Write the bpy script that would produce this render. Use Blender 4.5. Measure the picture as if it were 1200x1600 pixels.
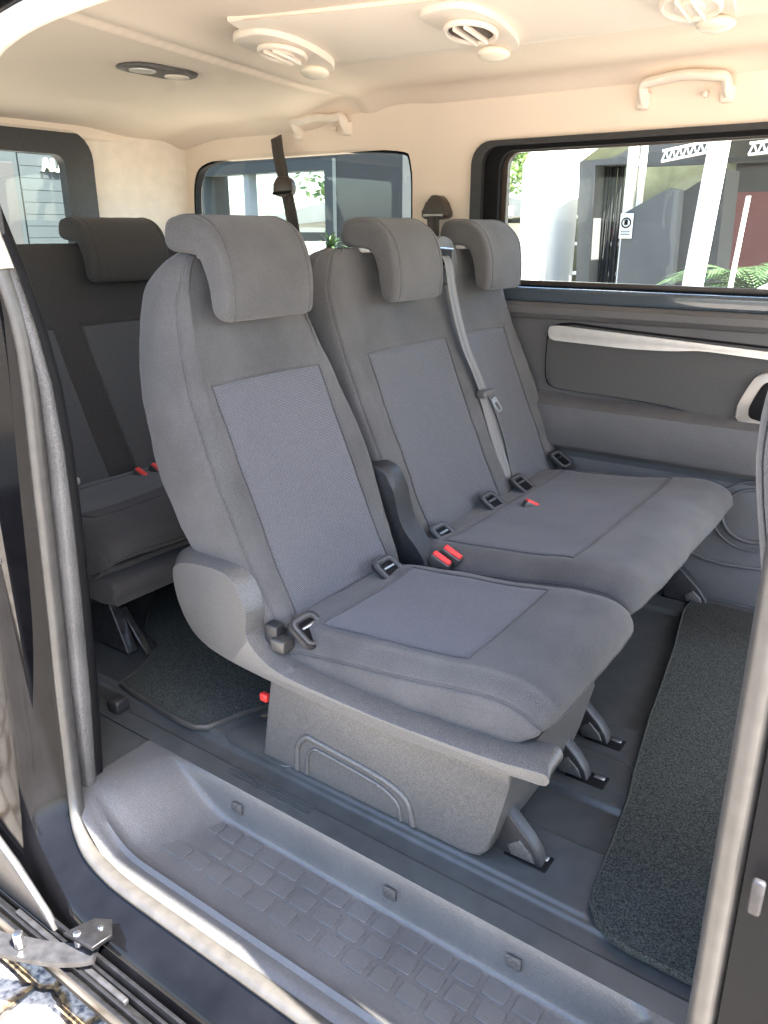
import bpy, bmesh, math, random
from mathutils import Vector, Matrix, noise
random.seed(7)
R = math.radians
for o in list(bpy.data.objects): bpy.data.objects.remove(o)
scn = bpy.context.scene
COL = scn.collection

# ------------------------------------------------------------------ camera
cam_d = bpy.data.cameras.new('camera'); cam = bpy.data.objects.new('camera', cam_d); COL.objects.link(cam)
cam_d.sensor_fit = 'VERTICAL'; cam_d.sensor_height = 36.0; cam_d.lens = 36.0 * 1232 / 1600
cam_d.clip_start = 0.02; cam_d.clip_end = 500
pitch = math.atan(443 / 1232); yaw = R(35.3)
fw = Vector((-math.sin(yaw) * math.cos(pitch), math.cos(yaw) * math.cos(pitch), -math.sin(pitch)))
rt = Vector((math.cos(yaw), math.sin(yaw), 0)); up = rt.cross(fw)
cam.matrix_world = Matrix(((rt.x, up.x, -fw.x, 0), (rt.y, up.y, -fw.y, 0), (rt.z, up.z, -fw.z, 1.15), (0, 0, 0, 1)))
scn.camera = cam
# ------------------------------------------------------------------ light
SUN_EL, SUN_AZ = 58.0, 91.5            # azimuth measured from +Y towards +X
w = bpy.data.worlds.new('World'); scn.world = w; w.use_nodes = True
nt = w.node_tree; bg = nt.nodes['Background']
sky = nt.nodes.new('ShaderNodeTexSky'); sky.sky_type = 'NISHITA'; sky.sun_disc = False
sky.sun_elevation = R(SUN_EL); sky.sun_rotation = R(SUN_AZ); sky.air_density = 1.0; sky.dust_density = 2.0
nt.links.new(sky.outputs[0], bg.inputs[0]); bg.inputs[1].default_value = 0.10
sd = bpy.data.lights.new('sun', 'SUN'); sun = bpy.data.objects.new('sun', sd); COL.objects.link(sun)
sd.energy = 5.0; sd.angle = R(0.5); sd.color = (1.0, 0.94, 0.85)
sdir = Vector((math.sin(R(SUN_AZ)) * math.cos(R(SUN_EL)), math.cos(R(SUN_AZ)) * math.cos(R(SUN_EL)), math.sin(R(SUN_EL))))
sun.rotation_euler = (-sdir).to_track_quat('-Z', 'Y').to_euler()
scn.view_settings.view_transform = 'Standard'; scn.view_settings.look = 'None'
scn.view_settings.exposure = 3.6; scn.view_settings.gamma = 1.0; scn.view_settings.use_curve_mapping = False
scn.render.engine = 'CYCLES'
scn.cycles.use_denoising = True; scn.cycles.max_bounces = 10; scn.cycles.diffuse_bounces = 6
scn.cycles.transparent_max_bounces = 12; scn.cycles.caustics_reflective = False

# ------------------------------------------------------------------ materials
def mat(name, col, rough=.6, metal=0., nscale=0., nvar=0., bscale=0., bstr=0., bdist=.001, spec=.5, sheen=0., coat=0., big=0., uv=False):
    m = bpy.data.materials.new(name); m.use_nodes = True
    t = m.node_tree; b = t.nodes['Principled BSDF']
    b.inputs['Base Color'].default_value = (*col, 1); b.inputs['Roughness'].default_value = rough
    b.inputs['Metallic'].default_value = metal; b.inputs['Specular IOR Level'].default_value = spec
    if sheen: b.inputs['Sheen Weight'].default_value = sheen; b.inputs['Sheen Roughness'].default_value = .5
    if coat: b.inputs['Coat Weight'].default_value = coat; b.inputs['Coat Roughness'].default_value = .03
    tc = t.nodes.new('ShaderNodeTexCoord'); co = tc.outputs['UV' if uv else 'Object']
    if nvar:
        n = t.nodes.new('ShaderNodeTexNoise'); n.inputs['Scale'].default_value = nscale; n.inputs['Detail'].default_value = 3
        t.links.new(co, n.inputs['Vector'])
        fac = n.outputs['Fac']
        if big:
            n2 = t.nodes.new('ShaderNodeTexNoise'); n2.inputs['Scale'].default_value = big; n2.inputs['Detail'].default_value = 4
            t.links.new(co, n2.inputs['Vector'])
            ad = t.nodes.new('ShaderNodeMath'); ad.operation = 'ADD'; t.links.new(fac, ad.inputs[0]); t.links.new(n2.outputs['Fac'], ad.inputs[1])
            hf = t.nodes.new('ShaderNodeMath'); hf.operation = 'MULTIPLY'; hf.inputs[1].default_value = .5; t.links.new(ad.outputs[0], hf.inputs[0]); fac = hf.outputs[0]
        r = t.nodes.new('ShaderNodeValToRGB'); r.color_ramp.elements[0].position = .3; r.color_ramp.elements[1].position = .7
        r.color_ramp.elements[0].color = (*[c * (1 - nvar) for c in col], 1); r.color_ramp.elements[1].color = (*[min(1, c * (1 + nvar)) for c in col], 1)
        t.links.new(fac, r.inputs[0]); t.links.new(r.outputs[0], b.inputs['Base Color'])
    if bstr:
        n = t.nodes.new('ShaderNodeTexNoise'); n.inputs['Scale'].default_value = bscale; n.inputs['Detail'].default_value = 2
        t.links.new(co, n.inputs['Vector'])
        bp = t.nodes.new('ShaderNodeBump'); bp.inputs['Strength'].default_value = bstr; bp.inputs['Distance'].default_value = bdist
        t.links.new(n.outputs['Fac'], bp.inputs['Height']); t.links.new(bp.outputs[0], b.inputs['Normal'])
    return m

def fabric_mesh(name, c1, c2, scale):
    """knitted seat-centre fabric: small lighter dots in offset rows, in metric UV space"""
    m = bpy.data.materials.new(name); m.use_nodes = True
    t = m.node_tree; b = t.nodes['Principled BSDF']; b.inputs['Roughness'].default_value = .9
    b.inputs['Sheen Weight'].default_value = .15; b.inputs['Specular IOR Level'].default_value = .3
    tc = t.nodes.new('ShaderNodeTexCoord')
    br = t.nodes.new('ShaderNodeTexBrick'); br.inputs['Scale'].default_value = scale
    br.offset = .5; br.inputs['Brick Width'].default_value = .9; br.inputs['Row Height'].default_value = .62
    br.inputs['Mortar Size'].default_value = .14; br.inputs['Mortar Smooth'].default_value = .6
    br.inputs['Color1'].default_value = (*c2, 1); br.inputs['Color2'].default_value = (*[c * .82 for c in c2], 1); br.inputs['Mortar'].default_value = (*c1, 1)
    t.links.new(tc.outputs['UV'], br.inputs['Vector']); t.links.new(br.outputs['Color'], b.inputs['Base Color'])
    bp = t.nodes.new('ShaderNodeBump'); bp.invert = True; bp.inputs['Strength'].default_value = .6; bp.inputs['Distance'].default_value = .0012
    t.links.new(br.outputs['Fac'], bp.inputs['Height']); t.links.new(bp.outputs[0], b.inputs['Normal'])
    return m

M = {}
M['fabric'] = mat('seat_fabric', (.082, .080, .081), .95, nscale=420, nvar=.40, bscale=450, bstr=.8, bdist=.0018, spec=.2, sheen=.15, big=6)
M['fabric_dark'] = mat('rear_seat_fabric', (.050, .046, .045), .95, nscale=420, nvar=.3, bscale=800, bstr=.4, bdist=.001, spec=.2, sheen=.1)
M['mesh'] = fabric_mesh('seat_centre_fabric', (.052, .052, .060), (.155, .155, .174), 165)
M['mesh_fine'] = fabric_mesh('bench_centre_fabric', (.052, .052, .058), (.128, .129, .142), 150)
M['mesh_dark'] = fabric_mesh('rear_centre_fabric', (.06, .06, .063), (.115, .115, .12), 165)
M['thread'] = mat('seam_thread', (.16, .16, .17), .9)
M['plastic'] = mat('grained_grey_plastic', (.078, .075, .073), .40, nscale=330, nvar=.45, bscale=280, bstr=1.0, bdist=.0022, spec=.5, big=8)
M['plastic_light'] = mat('seat_side_plastic', (.090, .087, .084), .34, nscale=380, nvar=.38, bscale=380, bstr=.6, bdist=.0012, spec=.6)
M['plastic_dark'] = mat('dark_plastic', (.022, .022, .024), .42, nscale=60, nvar=.2, bscale=500, bstr=.3, bdist=.0008)
M['wall_plastic'] = mat('door_card_plastic', (.085, .082, .084), .45, nscale=260, nvar=.25, bscale=300, bstr=.7, bdist=.0016, big=5)
M['insert'] = mat('door_insert', (.062, .061, .060), .75, nscale=200, nvar=.15, bscale=600, bstr=.3, bdist=.0008)
M['floor'] = mat('floor_vinyl', (.050, .054, .056), .33, nscale=25, nvar=.3, bscale=600, bstr=.25, bdist=.0006, big=3)
M['step'] = mat('step_plastic', (.094, .093, .093), .30, nscale=200, nvar=.20, bscale=320, bstr=.5, bdist=.0012, big=9)
M['gloss'] = mat('black_paint', (.004, .004, .005), .10, coat=0, spec=.18, nscale=9, nvar=.4, bscale=3, bstr=.06, bdist=.02)
M['rubber'] = mat('seal_rubber', (.046, .043, .040), .36, nscale=40, nvar=.2, bscale=160, bstr=.15, bdist=.001, spec=.7)
M['black'] = mat('black_rubber', (.007, .007, .008), .55, spec=.12)
M['beige'] = mat('headliner_cloth', (.82, .715, .61), .9, nscale=500, nvar=.06, bscale=700, bstr=.15, bdist=.0008, spec=.2, big=2)
M['beige_plastic'] = mat('beige_trim_plastic', (.82, .74, .65), .45, nscale=20, nvar=.05, bscale=500, bstr=.1, bdist=.0005)
M['silver'] = mat('silver_trim', (.62, .60, .57), .35, metal=.35, nscale=30, nvar=.05)
M['metal'] = mat('bare_metal', (.55, .55, .56), .3, metal=1, nscale=40, nvar=.2)
M['rail'] = mat('rail_metal', (.03, .03, .033), .32, metal=.7, nscale=60, nvar=.4, big=15)
M['darkmetal'] = mat('dark_metal', (.055, .055, .06), .38, metal=.6, nscale=50, nvar=.35)
M['red'] = mat('red_button', (.75, .04, .035), .35)
M['white_pl'] = mat('white_plastic', (.75, .72, .66), .35)
M['console_cloth'] = mat('console_cloth', (.86, .78, .68), .8, nscale=500, nvar=.04, bscale=700, bstr=.1, bdist=.0006, spec=.3)
M['bezel'] = mat('bezel_paint', (.36, .33, .30), .35, metal=.3)
M['lens'] = mat('lamp_lens', (.8, .74, .62), .25)
M['webbing'] = mat('belt_webbing', (.145, .14, .137), .6, nscale=900, nvar=.2, bscale=900, bstr=.4, bdist=.0006)
M['webbing_dark'] = mat('dark_belt_webbing', (.045, .038, .034), .6, nscale=900, nvar=.2, bscale=900, bstr=.4, bdist=.0006)
M['brown_pl'] = mat('belt_guide_plastic', (.05, .036, .028), .35)
M['bluegloss'] = mat('window_ledge', (.05, .065, .08), .12, coat=.8)

def carpet():
    m = bpy.data.materials.new('mat_carpet'); m.use_nodes = True
    t = m.node_tree; b = t.nodes['Principled BSDF']; b.inputs['Roughness'].default_value = 1; b.inputs['Specular IOR Level'].default_value = .1
    b.inputs['Sheen Weight'].default_value = .03
    tc = t.nodes.new('ShaderNodeTexCoord')
    v = t.nodes.new('ShaderNodeTexNoise'); v.inputs['Scale'].default_value = 330; v.inputs['Detail'].default_value = 3
    r = t.nodes.new('ShaderNodeValToRGB'); r.color_ramp.elements[0].position = .38; r.color_ramp.elements[0].color = (.016, .018, .016, 1)
    r.color_ramp.elements[1].position = .68; r.color_ramp.elements[1].color = (.072, .078, .070, 1)
    t.links.new(tc.outputs['Object'], v.inputs['Vector']); t.links.new(v.outputs['Fac'], r.inputs[0]); t.links.new(r.outputs[0], b.inputs['Base Color'])
    bp = t.nodes.new('ShaderNodeBump'); bp.inputs['Strength'].default_value = 1; bp.inputs['Distance'].default_value = .004
    t.links.new(v.outputs['Fac'], bp.inputs['Height']); t.links.new(bp.outputs[0], b.inputs['Normal'])
    return m
M['carpet'] = carpet()

def glass_mat(name, tint):
    m = bpy.data.materials.new(name); m.use_nodes = True
    t = m.node_tree
    for n in list(t.nodes):
        if n.type != 'OUTPUT_MATERIAL': t.nodes.remove(n)
    out = [n for n in t.nodes if n.type == 'OUTPUT_MATERIAL'][0]
    tr = t.nodes.new('ShaderNodeBsdfTransparent'); tr.inputs[0].default_value = (*tint, 1)
    gl = t.nodes.new('ShaderNodeBsdfGlossy'); gl.inputs['Roughness'].default_value = .01
    lw = t.nodes.new('ShaderNodeLayerWeight'); lw.inputs[0].default_value = .5
    pw = t.nodes.new('ShaderNodeMath'); pw.operation = 'POWER'; pw.inputs[1].default_value = 5; t.links.new(lw.outputs['Facing'], pw.inputs[0])
    fr = t.nodes.new('ShaderNodeMath'); fr.operation = 'MULTIPLY_ADD'; fr.inputs[1].default_value = .9; fr.inputs[2].default_value = .03; t.links.new(pw.outputs[0], fr.inputs[0])
    mx = t.nodes.new('ShaderNodeMixShader')
    t.links.new(fr.outputs[0], mx.inputs[0]); t.links.new(tr.outputs[0], mx.inputs[1]); t.links.new(gl.outputs[0], mx.inputs[2])
    t.links.new(mx.outputs[0], out.inputs[0])
    return m
M['glass'] = glass_mat('window_glass', (.90, .94, .92))

def cobble_mat():
    m = bpy.data.materials.new('cobblestones'); m.use_nodes = True
    t = m.node_tree; b = t.nodes['Principled BSDF']; b.inputs['Roughness'].default_value = .85
    tc = t.nodes.new('ShaderNodeTexCoord')
    nz = t.nodes.new('ShaderNodeTexNoise'); nz.inputs['Scale'].default_value = 9; nz.inputs['Detail'].default_value = 4
    mp = t.nodes.new('ShaderNodeVectorMath'); mp.operation = 'MULTIPLY_ADD'; mp.inputs[1].default_value = (.05, .05, .05)
    t.links.new(tc.outputs['Object'], nz.inputs['Vector']); t.links.new(nz.outputs['Color'], mp.inputs[0]); t.links.new(tc.outputs['Object'], mp.inputs[2])
    vo = t.nodes.new('ShaderNodeTexVoronoi'); vo.feature = 'DISTANCE_TO_EDGE'; vo.inputs['Scale'].default_value = 6.5; vo.inputs['Randomness'].default_value = .55
    t.links.new(mp.outputs[0], vo.inputs['Vector'])
    r = t.nodes.new('ShaderNodeValToRGB'); r.color_ramp.elements[0].position = .03; r.color_ramp.elements[1].position = .09
    r.color_ramp.elements[0].color = (0, 0, 0, 1); r.color_ramp.elements[1].color = (1, 1, 1, 1)
    t.links.new(vo.outputs['Distance'], r.inputs[0])
    n2 = t.nodes.new('ShaderNodeTexNoise'); n2.inputs['Scale'].default_value = 70; n2.inputs['Detail'].default_value = 8
    t.links.new(tc.outputs['Object'], n2.inputs['Vector'])
    r2 = t.nodes.new('ShaderNodeValToRGB'); r2.color_ramp.elements[0].position = .35; r2.color_ramp.elements[0].color = (.10, .10, .11, 1)
    r2.color_ramp.elements[1].position = .55; r2.color_ramp.elements[1].color = (.46, .42, .37, 1)
    t.links.new(n2.outputs['Fac'], r2.inputs[0])
    r3 = t.nodes.new('ShaderNodeValToRGB'); r3.color_ramp.elements[0].position = .4; r3.color_ramp.elements[0].color = (.03, .02, .012, 1)
    r3.color_ramp.elements[1].position = .6; r3.color_ramp.elements[1].color = (.22, .14, .06, 1)
    t.links.new(n2.outputs['Fac'], r3.inputs[0])
    mx = t.nodes.new('ShaderNodeMixRGB'); t.links.new(r.outputs[0], mx.inputs[0]); t.links.new(r3.outputs[0], mx.inputs[1]); t.links.new(r2.outputs[0], mx.inputs[2])
    t.links.new(mx.outputs[0], b.inputs['Base Color'])
    ad = t.nodes.new('ShaderNodeMath'); ad.operation = 'MULTIPLY_ADD'; ad.inputs[1].default_value = .3
    t.links.new(n2.outputs['Fac'], ad.inputs[0]); t.links.new(r.outputs[0], ad.inputs[2])
    bp = t.nodes.new('ShaderNodeBump'); bp.inputs['Strength'].default_value = .9; bp.inputs['Distance'].default_value = .02
    t.links.new(ad.outputs[0], bp.inputs['Height']); t.links.new(bp.outputs[0], b.inputs['Normal'])
    return m

# ------------------------------------------------------------------ mesh helpers
def thing(name, label, cat, loc=(0, 0, 0), group=None):
    o = bpy.data.objects.new(name, None); COL.objects.link(o); o.location = loc; o.empty_display_size = .1
    o['label'] = label; o['category'] = cat
    if group: o['group'] = group
    return o
def tag(o, label, cat=None, group=None):
    o['label'] = label
    if cat: o['category'] = cat
    if group: o['group'] = group
    return o
def finish(name, bm, mats, parent=None, sharp=35, recalc=True):
    if recalc: bmesh.ops.recalc_face_normals(bm, faces=bm.faces)
    me = bpy.data.meshes.new(name); bm.to_mesh(me); bm.free()
    for m in (mats if isinstance(mats, (list, tuple)) else [mats]): me.materials.append(M[m] if isinstance(m, str) else m)
    me.shade_smooth()
    if sharp is not None and sharp < 180: me.set_sharp_from_angle(angle=R(sharp))
    o = bpy.data.objects.new(name, me); COL.objects.link(o)
    if parent:
        o.parent = parent
        if parent.type == 'EMPTY': o.matrix_parent_inverse = Matrix.Translation(parent.location).inverted()
    return o
def add_box(bm, x0, x1, y0, y1, z0, z1, bev=0, seg=2):
    t = bmesh.new(); bmesh.ops.create_cube(t, size=1)
    for v in t.verts: v.co = Vector(((x0 + x1) / 2 + v.co.x * (x1 - x0), (y0 + y1) / 2 + v.co.y * (y1 - y0), (z0 + z1) / 2 + v.co.z * (z1 - z0)))
    if bev: bmesh.ops.bevel(t, geom=list(t.edges), offset=bev, segments=seg, affect='EDGES', profile=.5)
    merge(bm, t)
def merge(bm, t, mtx=None):
    me = bpy.data.meshes.new('tmp'); t.to_mesh(me); t.free()
    if mtx: me.transform(mtx)
    bm.from_mesh(me); bpy.data.meshes.remove(me)
def box(name, m, parent, x0, x1, y0, y1, z0, z1, bev=.002, seg=2):
    bm = bmesh.new(); add_box(bm, x0, x1, y0, y1, z0, z1, bev, seg); return finish(name, bm, m, parent, 50)
def add_prism(bm, outline, d0, d1, plane='xz', bev=0, seg=3):
    """closed outline in a plane, extruded from d0 to d1 along the remaining axis"""
    t = bmesh.new()
    def P(a, b, d): return {'xz': (a, d, b), 'yz': (d, a, b), 'xy': (a, b, d)}[plane]
    A = [t.verts.new(P(a, b, d0)) for a, b in outline]; B = [t.verts.new(P(a, b, d1)) for a, b in outline]
    n = len(A)
    f0 = t.faces.new(A); f1 = t.faces.new(B[::-1])
    for i in range(n): t.faces.new((A[i], B[i], B[(i + 1) % n], A[(i + 1) % n]))
    if bev:
        es = [e for e in t.edges if (e in f0.edges) or (e in f1.edges)]
        bmesh.ops.bevel(t, geom=es, offset=bev, segments=seg, affect='EDGES', profile=.5)
    merge(bm, t)
def prism(name, m, parent, outline, d0, d1, plane='xz', bev=.002, seg=3, sharp=40):
    bm = bmesh.new(); add_prism(bm, outline, d0, d1, plane, bev, seg); return finish(name, bm, m, parent, sharp)
def rrect(x0, x1, z0, z1, r, n=6):
    rs = r if isinstance(r, (list, tuple)) else [r] * 4      # order: bottom-left, bottom-right, top-right, top-left
    out = []
    for (cx, cz, a0), q in zip(((x0, z0, 180), (x1, z0, 270), (x1, z1, 0), (x0, z1, 90)), rs):
        ox = cx + q * (1 if cx == x0 else -1); oz = cz + q * (1 if cz == z0 else -1)
        for i in range(n + 1):
            a = R(a0 + 90 * i / n); out.append((ox + q * math.cos(a), oz + q * math.sin(a)))
    return out
def smooth_outline(pts, sub=5):
    n = len(pts); out = []
    for i in range(n):
        p = [Vector(pts[(i + k - 1) % n]) for k in range(4)]
        for s in range(sub):
            out.append(tuple(cat(*p, s / sub)))
    return out
def chaikin(pts, it=2, q=.25):
    for _ in range(it):
        out = []
        for i in range(len(pts)):
            a, b = Vector(pts[i]), Vector(pts[(i + 1) % len(pts)]); out += [tuple(a.lerp(b, q)), tuple(a.lerp(b, 1 - q))]
        pts = out
    return pts
def cat(p0, p1, p2, p3, t):
    return .5 * ((2 * p1) + (p2 - p0) * t + (2 * p0 - 5 * p1 + 4 * p2 - p3) * t * t + (3 * p1 - p0 - 3 * p2 + p3) * t ** 3)
def curve_pts(pts, sub=6):
    P = [Vector(p) for p in pts]; P = [P[0] * 2 - P[1]] + P + [P[-1] * 2 - P[-2]]
    out = []
    for i in range(1, len(P) - 2):
        for s in range(sub): out.append(cat(P[i - 1], P[i], P[i + 1], P[i + 2], s / sub))
    out.append(P[-2]); return out
def add_plate(bm, outer, holes, d0, d1, plane='xz'):
    def P(a, b, d): return {'xz': (a, d, b), 'yz': (d, a, b), 'xy': (a, b, d)}[plane]
    t = bmesh.new(); loops = []
    for L in [outer] + holes:
        vs = [t.verts.new(P(a, b, d0)) for a, b in L]
        es = [t.edges.new((vs[i], vs[(i + 1) % len(vs)])) for i in range(len(vs))]
        loops.append(vs)
    bmesh.ops.triangle_fill(t, edges=list(t.edges), use_beauty=True)
    if abs(d1 - d0) > 1e-6:
        r = bmesh.ops.extrude_face_region(t, geom=list(t.faces))
        off = Vector(P(0, 0, d1 - d0)) if plane else None
        for v in r['geom']:
            if isinstance(v, bmesh.types.BMVert): v.co += off
    merge(bm, t)
def plate(name, m, parent, outer, holes, d0, d1, plane='xz', sharp=40):
    bm = bmesh.new(); add_plate(bm, outer, holes, d0, d1, plane); return finish(name, bm, m, parent, sharp)
def add_sweep(bm, pts, prof, closed=False, upv=(0, 1, 0), caps=True):
    """profile [(a,b)] swept along pts; a is along side = tangent x up, b along up"""
    P = [Vector(p) for p in pts]; n = len(P); U = Vector(upv); rings = []
    for i, p in enumerate(P):
        if closed: t = P[(i + 1) % n] - P[i - 1]
        else: t = P[min(i + 1, n - 1)] - P[max(i - 1, 0)]
        t.normalize(); s = t.cross(U)
        if s.length < 1e-4: s = t.cross(Vector((1, 0, .1)))
        s.normalize(); u = s.cross(t).normalized()
        pr = prof(i / (n - 1)) if callable(prof) else prof
        rings.append([bm.verts.new(p + s * a + u * b) for a, b in pr])
    k = len(rings[0])
    for i in range(n if closed else n - 1):
        A, B = rings[i], rings[(i + 1) % n]
        for j in range(k): bm.faces.new((A[j], A[(j + 1) % k], B[(j + 1) % k], B[j]))
    if not closed and caps: bm.faces.new(rings[0]); bm.faces.new(rings[-1][::-1])
def ell(a, b, n=12): return [(a * math.cos(2 * math.pi * i / n), b * math.sin(2 * math.pi * i / n)) for i in range(n)]
def sweep(name, m, parent, pts, prof, closed=False, upv=(0, 1, 0), sharp=40):
    bm = bmesh.new(); add_sweep(bm, pts, prof, closed, upv); return finish(name, bm, m, parent, sharp)
def strip(name, m, parent, pts, prof, upv=(0, 1, 0), sharp=60):
    """open profile swept along pts"""
    bm = bmesh.new(); P = [Vector(p) for p in pts]; n = len(P); U = Vector(upv); rings = []
    for i, p in enumerate(P):
        t = (P[min(i + 1, n - 1)] - P[max(i - 1, 0)]).normalized(); s = t.cross(U).normalized(); u = s.cross(t).normalized()
        rings.append([bm.verts.new(p + s * a + u * b) for a, b in prof])
    for i in range(n - 1):
        for j in range(len(prof) - 1): bm.faces.new((rings[i][j], rings[i][j + 1], rings[i + 1][j + 1], rings[i + 1][j]))
    return finish(name, bm, m, parent, sharp)
def field(name, m, parent, xs, ys, fz, sharp=None):
    bm = bmesh.new(); g = [[bm.verts.new((x, y, fz(x, y))) for y in ys] for x in xs]
    for i in range(len(xs) - 1):
        for j in range(len(ys) - 1): bm.faces.new((g[i][j], g[i + 1][j], g[i + 1][j + 1], g[i][j + 1]))
    return finish(name, bm, m, parent, sharp, recalc=False)
def sm(a, b, x):
    t = min(1, max(0, (x - a) / (b - a))); return t * t * (3 - 2 * t)
def frange(a, b, n): return [a + (b - a) * i / n for i in range(n + 1)]

def net(name, secs, mats, parent, su=4, sv=4, seam_k=(), seam_j=(), slot=None, wob=.0015, seed=0, cap=(True, True)):
    """bicubic closed surface through a net of control points: secs[j][k].
    seam_k: (k, j0, j1, depth) stitched groove along v at control k; seam_j: (j, k0, k1, depth) groove across."""
    V, K = len(secs), len(secs[0])
    C = [[Vector(p) for p in s] for s in secs]
    C = [[a * 2 - b for a, b in zip(C[0], C[1])]] + C + [[a * 2 - b for a, b in zip(C[-1], C[-2])]]
    sk = {}; sj = {}
    for s in seam_k: sk.setdefault(s[0], []).append(s)
    for s in seam_j: sj.setdefault(s[0], []).append(s)
    e = .075
    ts = []
    for k in range(K):
        base = {round(k + i / su, 4) for i in range(su)}
        if k in sk: base |= {k + e}
        if (k + 1) % K in sk: base |= {k + 1 - e}
        ts += sorted(base)
    vs = []
    for j in range(V - 1):
        base = {round(j + i / sv, 4) for i in range(sv)}
        if j in sj: base |= {j + e}
        if (j + 1) in sj: base |= {j + 1 - e}
        vs += sorted(base)
    vs.append(V - 1)
    bm = bmesh.new(); uvl = bm.loops.layers.uv.new('UVMap')
    G = []; AU = []; AV = [0]
    for v in vs:
        j = min(int(v), V - 2); t = v - j
        row = [cat(C[j][k], C[j + 1][k], C[j + 2][k], C[j + 3][k], t) for k in range(K)]
        pts = []
        for u in ts:
            k = int(u + 1e-9); tt = u - k
            pts.append(cat(row[(k - 1) % K], row[k % K], row[(k + 1) % K], row[(k + 2) % K], tt))
        G.append([bm.verts.new(p + Vector((1, 1, 1)) * 0) for p in pts])
        arc = [0]
        for i in range(len(pts)): arc.append(arc[-1] + (pts[(i + 1) % len(pts)] - pts[i]).length)
        AU.append(arc)
    mid = AU[len(AU) // 2]
    for i in range(1, len(G)): AV.append(AV[-1] + (G[i][len(ts) // 8].co - G[i - 1][len(ts) // 8].co).length)
    n = len(ts)
    for i in range(len(vs) - 1):
        for q in range(n):
            f = bm.faces.new((G[i][q], G[i][(q + 1) % n], G[i + 1][(q + 1) % n], G[i + 1][q]))
            f.material_index = slot((ts[q] + (ts[q + 1] if q + 1 < n else K)) / 2, (vs[i] + vs[i + 1]) / 2) if slot else 0
            uu = [mid[q], mid[q + 1], mid[q + 1], mid[q]]; vv = [AV[i], AV[i], AV[i + 1], AV[i + 1]]
            for L, a, b in zip(f.loops, uu, vv): L[uvl].uv = (a, b)
    if cap[0]: bm.faces.new(G[0][::-1])
    if cap[1]: bm.faces.new(G[-1])
    bmesh.ops.recalc_face_normals(bm, faces=bm.faces); bm.normal_update()
    disp = []
    for i, v in enumerate(vs):
        for q, u in enumerate(ts):
            d = 0
            if abs(u - round(u)) < 1e-6:
                for s in sk.get(int(round(u)) % K, []):
                    if s[1] - 1e-6 <= v <= s[2] + 1e-6: d = min(d, -s[3])
            if abs(v - round(v)) < 1e-6:
                for s in sj.get(int(round(v)), []):
                    if s[1] - 1e-6 <= u <= s[2] + 1e-6: d = min(d, -s[3])
            c = G[i][q].co
            if wob: d += wob * (noise.noise(c * 9 + Vector((seed, 0, 0))) + .5 * noise.noise(c * 25 + Vector((0, seed, 0))) + 1.1 * max(0, .35 - abs(noise.noise(Vector((c.x * 5, c.y * 5, c.z * 16 + c.y * 6)) + Vector((seed, seed, 0))))))
            disp.append((G[i][q], d * 1.0))
    for vtx, d in disp: vtx.co += vtx.normal * d
    bm.normal_update()
    tubes = []
    for s in seam_k:
        q = min(range(n), key=lambda a: abs(ts[a] - s[0])); q2 = (q + 1) % n
        tubes.append(([G[i][q].co * .5 + G[i][q2].co * .5 + G[i][q].normal * .0012 for i in range(len(vs)) if s[1] - 1e-6 <= vs[i] <= s[2] + 1e-6], (0, 1, 0), False))
    for s in seam_j:
        i = min(range(len(vs)), key=lambda a: abs(vs[a] - s[0])); i2 = min(i + 1, len(vs) - 1)
        tubes.append(([G[i][q].co * .5 + G[i2][q].co * .5 + G[i][q].normal * .0012 for q in range(n) if s[1] - 1e-6 <= ts[q] <= s[2] + 1e-6], (0, 1, 0) if s[2] > 50 else (0, 0, 1), s[2] > 50))
    for P, U, cl in tubes:
        if len(P) > 3: add_sweep(bm, P, ell(.0016, .0016, 6), cl, U)
    return finish(name, bm, mats, parent, None, recalc=False)

# ------------------------------------------------------------------ setting: ground
GZ = -.33
bm = bmesh.new()
g = [[bm.verts.new((x, y, GZ)) for y in (-160, 160)] for x in (-160, 160)]
bm.faces.new((g[0][0], g[1][0], g[1][1], g[0][1]))
o = finish('ground', bm, cobble_mat(), None); o['kind'] = 'structure'

# ------------------------------------------------------------------ the van shell
van = thing('van', 'black passenger van seen through its open sliding door, with beige ceiling', 'van', (-1.0, 1.6, GZ))
WY = 2.68

# floor: raised pads and channels
def floor_z(x, y):
    ex = 1 - sm(-.335, -.315, x)                     # pads end under the front mat
    z = 0
    for a, b in ((1.075, 1.085), ):                  # small step up from the sill plate
        z += .006 * (sm(a, b, y)) * ex
    def rec(y0, y1, x0, d): return -d * sm(y0, y0 + .012, y) * (1 - sm(y1 - .012, y1, y)) * (sm(x0, x0 + .02, x)) * ex
    z += rec(1.235, 1.385, -1.2, .016) + rec(1.53, 1.55, -1.2, .008) + rec(1.67, 2.375, -1.2, .016)
    z -= .006 * sm(1.02, 1.026, y) * (1 - sm(1.060, 1.072, y))
    return z
xs = frange(-3.1, -1.22, 16) + frange(-1.2, -.36, 30) + frange(-.35, -.30, 12) + frange(-.28, 1.6, 10)
ys = [.972, .985, 1.0] + frange(1.015, 1.09, 24) + frange(1.1, 1.22, 4) + frange(1.23, 1.25, 8) + frange(1.27, 1.36, 3) + frange(1.37, 1.39, 8) + [1.42, 1.46, 1.5] + frange(1.525, 1.56, 14) + frange(1.58, 1.66, 3) + frange(1.667, 1.69, 8) + frange(1.75, 2.34, 5) + frange(2.36, 2.38, 8) + [2.45, 2.53, 2.7]
fl = field('floor', 'floor', van, xs, ys, floor_z)
tag(fl, 'dark blue grey ribbed vinyl floor')
# strips of floor on the rear side of the step
field('floor_edge', 'floor', van, frange(-3.1, -1.36, 6), [.80, .9, .9725], lambda x, y: -.003)
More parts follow.
